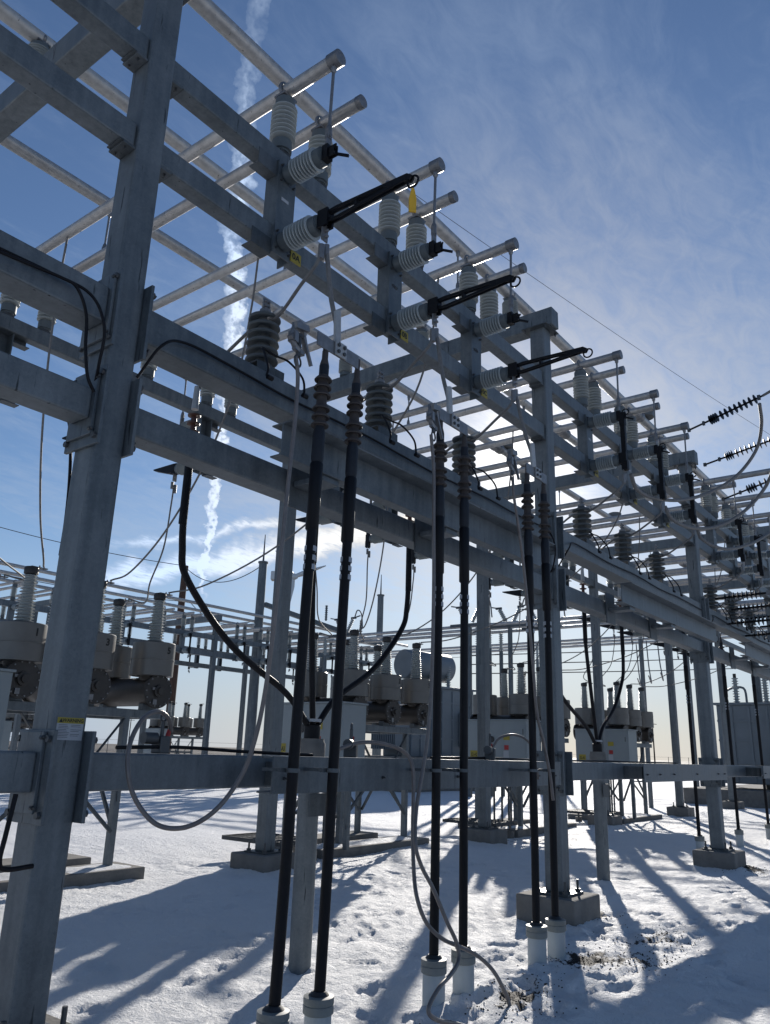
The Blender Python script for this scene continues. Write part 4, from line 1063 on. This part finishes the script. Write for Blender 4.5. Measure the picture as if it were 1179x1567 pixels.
nx, ny = len(xs), len(ys)
faces = [(j*nx+i, j*nx+i+1, (j+1)*nx+i+1, (j+1)*nx+i) for j in range(ny-1) for i in range(nx-1)]
me = bpy.data.meshes.new('snow_ground'); me.from_pydata(verts, [], faces); me.polygons.foreach_set('use_smooth', [True]*len(faces))
at_ = me.attributes.new('dirt', 'FLOAT', 'POINT'); at_.data.foreach_set('value', dirt)
mt, nt, b = newmat('snow'); L = nt.links
geo = N(nt, 'ShaderNodeNewGeometry'); att = N(nt, 'ShaderNodeAttribute', attribute_name='dirt')
def nz(scale, det=6, ro=.6):
    n = N(nt, 'ShaderNodeTexNoise'); n.inputs['Scale'].default_value = scale; n.inputs['Detail'].default_value = det; n.inputs['Roughness'].default_value = ro
    L.new(geo.outputs['Position'], n.inputs['Vector']); return n
n1 = nz(9, 8, .7); n2 = nz(1.5, 4); n3 = nz(38, 4); n4 = nz(150, 2)
def mth(op, a, b_=None, c=None):
    q = N(nt, 'ShaderNodeMath', operation=op)
    for i, s in enumerate((a, b_, c)):
        if s is None: continue
        if isinstance(s, (int, float)): q.inputs[i].default_value = s
        else: L.new(s, q.inputs[i])
    return q.outputs[0]
dm = mth('ADD', mth('MULTIPLY', att.outputs['Fac'], .55), mth('SUBTRACT', n1.outputs['Fac'], .5))
mr = N(nt, 'ShaderNodeMapRange'); mr.inputs['From Min'].default_value = .37; mr.inputs['From Max'].default_value = .43; L.new(dm, mr.inputs['Value'])
# scattered grit
g1 = N(nt, 'ShaderNodeMapRange'); g1.inputs['From Min'].default_value = .70; g1.inputs['From Max'].default_value = .74; L.new(n3.outputs['Fac'], g1.inputs['Value'])
g2 = N(nt, 'ShaderNodeMapRange'); g2.inputs['From Min'].default_value = .5; g2.inputs['From Max'].default_value = .62; L.new(n2.outputs['Fac'], g2.inputs['Value'])
gr = mth('MULTIPLY', g1.outputs[0], g2.outputs[0])
sep = N(nt, 'ShaderNodeSeparateXYZ'); L.new(geo.outputs['Position'], sep.inputs[0])
# beyond the fence: dry grass field showing through thin snow
fl = mth('ADD', sep.outputs['X'], mth('MULTIPLY', sep.outputs['Y'], 1.3))
ff = N(nt, 'ShaderNodeMapRange'); ff.inputs['From Min'].default_value = 120; ff.inputs['From Max'].default_value = 150; L.new(fl, ff.inputs['Value'])
snc = N(nt, 'ShaderNodeMix', data_type='RGBA'); snc.inputs['A'].default_value = (.80, .81, .83, 1); snc.inputs['B'].default_value = (.88, .885, .89, 1); L.new(n2.outputs['Fac'], snc.inputs['Factor'])
drc = N(nt, 'ShaderNodeMix', data_type='RGBA'); drc.inputs['A'].default_value = (.016, .015, .014, 1); drc.inputs['B'].default_value = (.05, .046, .043, 1); L.new(n4.outputs['Fac'], drc.inputs['Factor'])
m1 = N(nt, 'ShaderNodeMix', data_type='RGBA'); L.new(mth('MAXIMUM', mr.outputs[0], mth('MULTIPLY', gr, .6)), m1.inputs['Factor']); L.new(snc.outputs['Result'], m1.inputs['A']); L.new(drc.outputs['Result'], m1.inputs['B'])
nf = nz(.03, 6)
fc = N(nt, 'ShaderNodeMix', data_type='RGBA'); fc.inputs['A'].default_value = (.09, .073, .055, 1); fc.inputs['B'].default_value = (.19, .165, .14, 1); L.new(nf.outputs['Fac'], fc.inputs['Factor'])
m2 = N(nt, 'ShaderNodeMix', data_type='RGBA'); L.new(ff.outputs[0], m2.inputs['Factor']); L.new(m1.outputs['Result'], m2.inputs['A']); L.new(fc.outputs['Result'], m2.inputs['B'])
L.new(m2.outputs['Result'], b.inputs['Base Color']); b.inputs['Roughness'].default_value = .7; b.inputs['Specular IOR Level'].default_value = .25
hb = mth('ADD', mth('MULTIPLY', n1.outputs['Fac'], 1.2), mth('ADD', mth('MULTIPLY', n3.outputs['Fac'], .5), mth('MULTIPLY', n4.outputs['Fac'], .12)))
bp = N(nt, 'ShaderNodeBump'); bp.inputs['Strength'].default_value = 1.0; bp.inputs['Distance'].default_value = .04
L.new(hb, bp.inputs['Height']); L.new(bp.outputs['Normal'], b.inputs['Normal'])
me.materials.append(mt)
gnd = bpy.data.objects.new('snow_ground', me); COL.objects.link(gnd); tag(gnd, kind='structure')
# loose stones on the bare patches
b = MB(); random.seed(5)
for (qx, qy, rx, k_) in dirt_c[:8]:
    for _ in range(int(420*rx)):
        x = random.gauss(qx, rx*.5); y = random.gauss(qy, rx*.35); r_ = random.uniform(.003, .009)
        z = hgt(x, y)[0]+r_*.3; v = []
        for j in range(3):
            for i in range(5):
                a = i*1.2566+j; rr = r_*(.6, 1, .55)[j]*random.uniform(.8, 1.2); v.append((x+rr*math.cos(a), y+rr*math.sin(a), z+(-.5, 0, .5)[j]*r_))
        b.add(v, [(j*5+i, j*5+(i+1) % 5, (j+1)*5+(i+1) % 5, (j+1)*5+i) for j in range(2) for i in range(5)]+[(10, 11, 12, 13, 14)])
tag(b.build('loose_gravel', 'stone'), 'dark loose gravel showing through the trampled snow', 'gravel', kind='stuff')

def snow_cap(x0, x1, y0, y1, z, label, seed):
    random.seed(seed); b = MB(); nx_, ny_ = 26, 12; v = []
    for j in range(ny_):
        for i in range(nx_):
            u_, w_ = i/(nx_-1), j/(ny_-1); x, y = x0+(x1-x0)*u_, y0+(y1-y0)*w_
            e = min(u_, 1-u_, .5)*(x1-x0)*5; e2 = min(w_, 1-w_, .5)*(y1-y0)*5
            h = .05*min(1, e)*min(1, e2)*(.45+nv(Vector((x*2.3, y*3.1, seed))))
            v.append((x, y, z-.008+max(-.004, h)))
    b.add(v, [(j*nx_+i, j*nx_+i+1, (j+1)*nx_+i+1, (j+1)*nx_+i) for j in range(ny_-1) for i in range(nx_-1)], True)
    o = b.build('snow_patch', mt); tag(o, label, 'snow', kind='stuff')
for k, (x, y) in enumerate(BP):
    snow_cap(x-1.0, x+1.9, y-.34, y+.28, .131, 'patchy snow lying on the front footing strip of the %s breaker' % ['first', 'second', 'third', 'fourth'][k], k+3)

# ------------------------------------------------------------------ light and sky
SE, SA = R(20.9), R(26.8)
sd = Vector((math.cos(SE)*math.cos(SA), math.cos(SE)*math.sin(SA), math.sin(SE)))
sl = bpy.data.lights.new('sun', 'SUN'); sl.energy = 5.0; sl.angle = R(.6); sl.color = (1, .94, .86)
so = bpy.data.objects.new('sun', sl); COL.objects.link(so); so.rotation_euler = sd.to_track_quat('Z', 'Y').to_euler()
w = bpy.data.worlds.new('World'); S.world = w; w.use_nodes = True; nt = w.node_tree; L = nt.links
bg = nt.nodes['Background']
sky = N(nt, 'ShaderNodeTexSky', sky_type='NISHITA'); sky.sun_disc = False; sky.sun_elevation = SE; sky.sun_rotation = math.pi/2-SA
sky.air_density = 1.15; sky.dust_density = .45; sky.ozone_density = 2.2; sky.altitude = 900
tc = N(nt, 'ShaderNodeTexCoord'); nrm = N(nt, 'ShaderNodeVectorMath', operation='NORMALIZE'); L.new(tc.outputs['Generated'], nrm.inputs[0])
V = nrm.outputs['Vector']
sep = N(nt, 'ShaderNodeSeparateXYZ'); L.new(V, sep.inputs[0])
def rng(a, lo, hi, o0=0., o1=1., smoothst=False):
    q = N(nt, 'ShaderNodeMapRange'); q.inputs['From Min'].default_value = lo; q.inputs['From Max'].default_value = hi
    q.inputs['To Min'].default_value = o0; q.inputs['To Max'].default_value = o1
    if smoothst: q.interpolation_type = 'SMOOTHSTEP'
    L.new(a, q.inputs['Value']); return q.outputs[0]
dot = N(nt, 'ShaderNodeVectorMath', operation='DOT_PRODUCT'); L.new(V, dot.inputs[0]); dot.inputs[1].default_value = sd
D = dot.outputs['Value']
el = mth('ARCSINE', sep.outputs['Z']); az = mth('ARCTAN2', sep.outputs['Y'], sep.outputs['X'])
# cloud layer projected on a high plane
zc = mth('MAXIMUM', sep.outputs['Z'], .02)
u = mth('DIVIDE', sep.outputs['X'], mth('ADD', zc, .12)); v = mth('DIVIDE', sep.outputs['Y'], mth('ADD', zc, .12))
cmb = N(nt, 'ShaderNodeCombineXYZ'); L.new(u, cmb.inputs[0]); L.new(v, cmb.inputs[1])
mpn = N(nt, 'ShaderNodeMapping'); mpn.inputs['Rotation'].default_value = (0, 0, R(-52)); mpn.inputs['Scale'].default_value = (1.0, 2.1, 1); L.new(cmb.outputs[0], mpn.inputs['Vector'])
def cn(scale, det, ro, dist=0., loc=None):
    n = N(nt, 'ShaderNodeTexNoise'); n.inputs['Scale'].default_value = scale; n.inputs['Detail'].default_value = det; n.inputs['Roughness'].default_value = ro; n.inputs['Distortion'].default_value = dist
    L.new(mpn.outputs['Vector'] if loc is None else loc, n.inputs['Vector']); return n.outputs['Fac']
c1 = cn(1.5, 10, .66, .9); c2 = cn(9, 10, .66, 1.2)
cl = mth('ADD', mth('MULTIPLY', c1, .62), mth('MULTIPLY', c2, .38))
# thin veil grows towards the sun and the horizon
prox = rng(D, .80, 1.0, 0, 1)
lowf = rng(el, R(2), R(32), .10, -.02)
dens = rng(mth('ADD', mth('ADD', cl, mth('MULTIPLY', prox, .16)), lowf), .43, .82, 0, 1, True)
dens = mth('MULTIPLY', dens, rng(el, R(-1), R(4), 0, 1))
# contrail: azimuth as a curve of elevation
fcv = N(nt, 'ShaderNodeFloatCurve')
def sky_dir(x, y):
    d = (F*FPX+RR*(x-W0/2)-UU*(y-H0/2)).normalized(); return math.asin(d.z), math.atan2(d.y, d.x)
tr = [sky_dir(*p) for p in ((300, 975), (303, 930), (308, 880), (315, 830), (322, 780), (330, 730), (340, 660), (345, 600), (356, 520), (360, 440), (355, 360), (368, 280), (372, 200), (378, 120), (390, 60), (396, 10), (410, -120))]
E0, E1, A0, A1 = R(0), R(60), R(30), R(75)
cvm = fcv.mapping.curves[0]
pp = [((e-E0)/(E1-E0), (a-A0)/(A1-A0)) for e, a in tr]
cvm.points[0].location = (0, pp[0][1]); cvm.points[1].location = (1, pp[-1][1])
for x, y in pp: cvm.points.new(x, y)
fcv.mapping.update()
L.new(rng(el, E0, E1), fcv.inputs['Value'])
jit = N(nt, 'ShaderNodeTexNoise'); jit.inputs['Scale'].default_value = 26; jit.inputs['Detail'].default_value = 6; L.new(V, jit.inputs['Vector'])
jit2 = N(nt, 'ShaderNodeTexNoise'); jit2.inputs['Scale'].default_value = 90; jit2.inputs['Detail'].default_value = 4; L.new(V, jit2.inputs['Vector'])
azc = mth('MULTIPLY_ADD', fcv.outputs[0], A1-A0, A0)
off = mth('ADD', mth('MULTIPLY', mth('SUBTRACT', jit.outputs['Fac'], .5), .028), mth('MULTIPLY', mth('SUBTRACT', jit2.outputs['Fac'], .5), .03))
dist = mth('MULTIPLY', mth('ABSOLUTE', mth('ADD', mth('SUBTRACT', az, azc), off)), mth('COSINE', el))
wid = rng(el, R(11), R(32), .0038, .013)
ct = mth('SUBTRACT', 1.0, mth('DIVIDE', dist, wid)); ct = mth('MAXIMUM', ct, 0.0)
ct = mth('MULTIPLY', mth('POWER', ct, .5), rng(el, R(32), R(46), 1.0, .30))
jit3 = N(nt, 'ShaderNodeTexNoise'); jit3.inputs['Scale'].default_value = 210; jit3.inputs['Detail'].default_value = 3; L.new(V, jit3.inputs['Vector'])
brk_n = mth('MULTIPLY', rng(jit.outputs['Fac'], .28, .50, .40, 1.1), rng(mth('ADD', mth('MULTIPLY', jit3.outputs['Fac'], .5), mth('MULTIPLY', jit2.outputs['Fac'], .5)), .38, .58, .45, 1.0))
ct = mth('MINIMUM', mth('MULTIPLY', ct, mth('MULTIPLY', brk_n, 1.1)), 1.0)
ct = mth('MULTIPLY', ct, rng(el, R(9.5), R(11.5), 0, 1, True))
# two long streaks low in the sky
def streak(p, q, wd, amt, a0, a1):
    (e1, b1), (e2, b2) = sky_dir(*p), sky_dir(*q)
    k = (e2-e1)/(b2-b1)
    ec = mth('MULTIPLY_ADD', az, k, e1-k*b1)
    dd = mth('ABSOLUTE', mth('ADD', mth('SUBTRACT', el, ec), mth('MULTIPLY', mth('SUBTRACT', jit.outputs['Fac'], .5), .05)))
    s = mth('MAXIMUM', mth('SUBTRACT', 1.0, mth('DIVIDE', dd, wd)), 0.0)
    s = mth('MULTIPLY', s, mth('MULTIPLY', rng(az, a0-.12, a0, 0, 1, True), rng(az, a1, a1+.12, 1, 0, True)))
    return mth('MULTIPLY', s, mth('MULTIPLY', amt, rng(c2, .3, .55, .4, 1)))
s1 = streak((180, 885), (560, 812), .021, 1.3, sky_dir(620, 812)[1], sky_dir(230, 870)[1])
s2 = streak((200, 830), (480, 795), .010, .8, sky_dir(520, 795)[1], sky_dir(260, 830)[1])
hz = mth('MULTIPLY', rng(el, 0, R(17), .86, 0, True), 1.0)
veil = mth('MAXIMUM', mth('MULTIPLY', dens, rng(el, R(14), R(50), .50, .24)), hz)
tot = mth('MINIMUM', mth('ADD', mth('ADD', veil, ct), mth('ADD', s1, s2)), .97)
# cloud brightness: pale, strongly forward-lit near the sun
glow = mth('ADD', mth('MULTIPLY', mth('POWER', mth('MAXIMUM', D, 0.0), 80.), 3.6), mth('MULTIPLY', mth('POWER', mth('MAXIMUM', D, 0.0), 500.), 40.))
cb = mth('ADD', mth('MULTIPLY_ADD', mth('POWER', mth('MAXIMUM', D, 0.0), 5.), 2.2, 7.2), glow)
cb = mth('ADD', cb, mth('MULTIPLY', mth('MINIMUM', mth('ADD', ct, mth('ADD', s1, s2)), 1.0), 6.5))
warm = N(nt, 'ShaderNodeMix', data_type='RGBA'); warm.inputs['A'].default_value = (.66, .82, 1.08, 1); warm.inputs['B'].default_value = (1.03, .95, .82, 1)
L.new(mth('MAXIMUM', rng(D, .90, 1.0, 0, 1), mth('MULTIPLY', rng(D, .80, .96, 0, .8), rng(el, R(9), R(1.5), 0, 1))), warm.inputs['Factor'])
cc = N(nt, 'ShaderNodeVectorMath', operation='SCALE'); L.new(warm.outputs['Result'], cc.inputs[0]); L.new(cb, cc.inputs['Scale'])
tint = N(nt, 'ShaderNodeVectorMath', operation='MULTIPLY'); L.new(sky.outputs['Color'], tint.inputs[0]); tint.inputs[1].default_value = (.92, 1.04, 1.22)
mix = N(nt, 'ShaderNodeMix', data_type='RGBA'); L.new(tot, mix.inputs['Factor']); L.new(tint.outputs['Vector'], mix.inputs['A']); L.new(cc.outputs['Vector'], mix.inputs['B'])
L.new(mix.outputs['Result'], bg.inputs['Color']); bg.inputs['Strength'].default_value = .072
S.view_settings.view_transform = 'Standard'; S.view_settings.look = 'None'; S.view_settings.exposure = .1; S.view_settings.gamma = 1
S.view_settings.use_curve_mapping = False
S.cycles.max_bounces = 5; S.cycles.diffuse_bounces = 3; S.cycles.glossy_bounces = 2
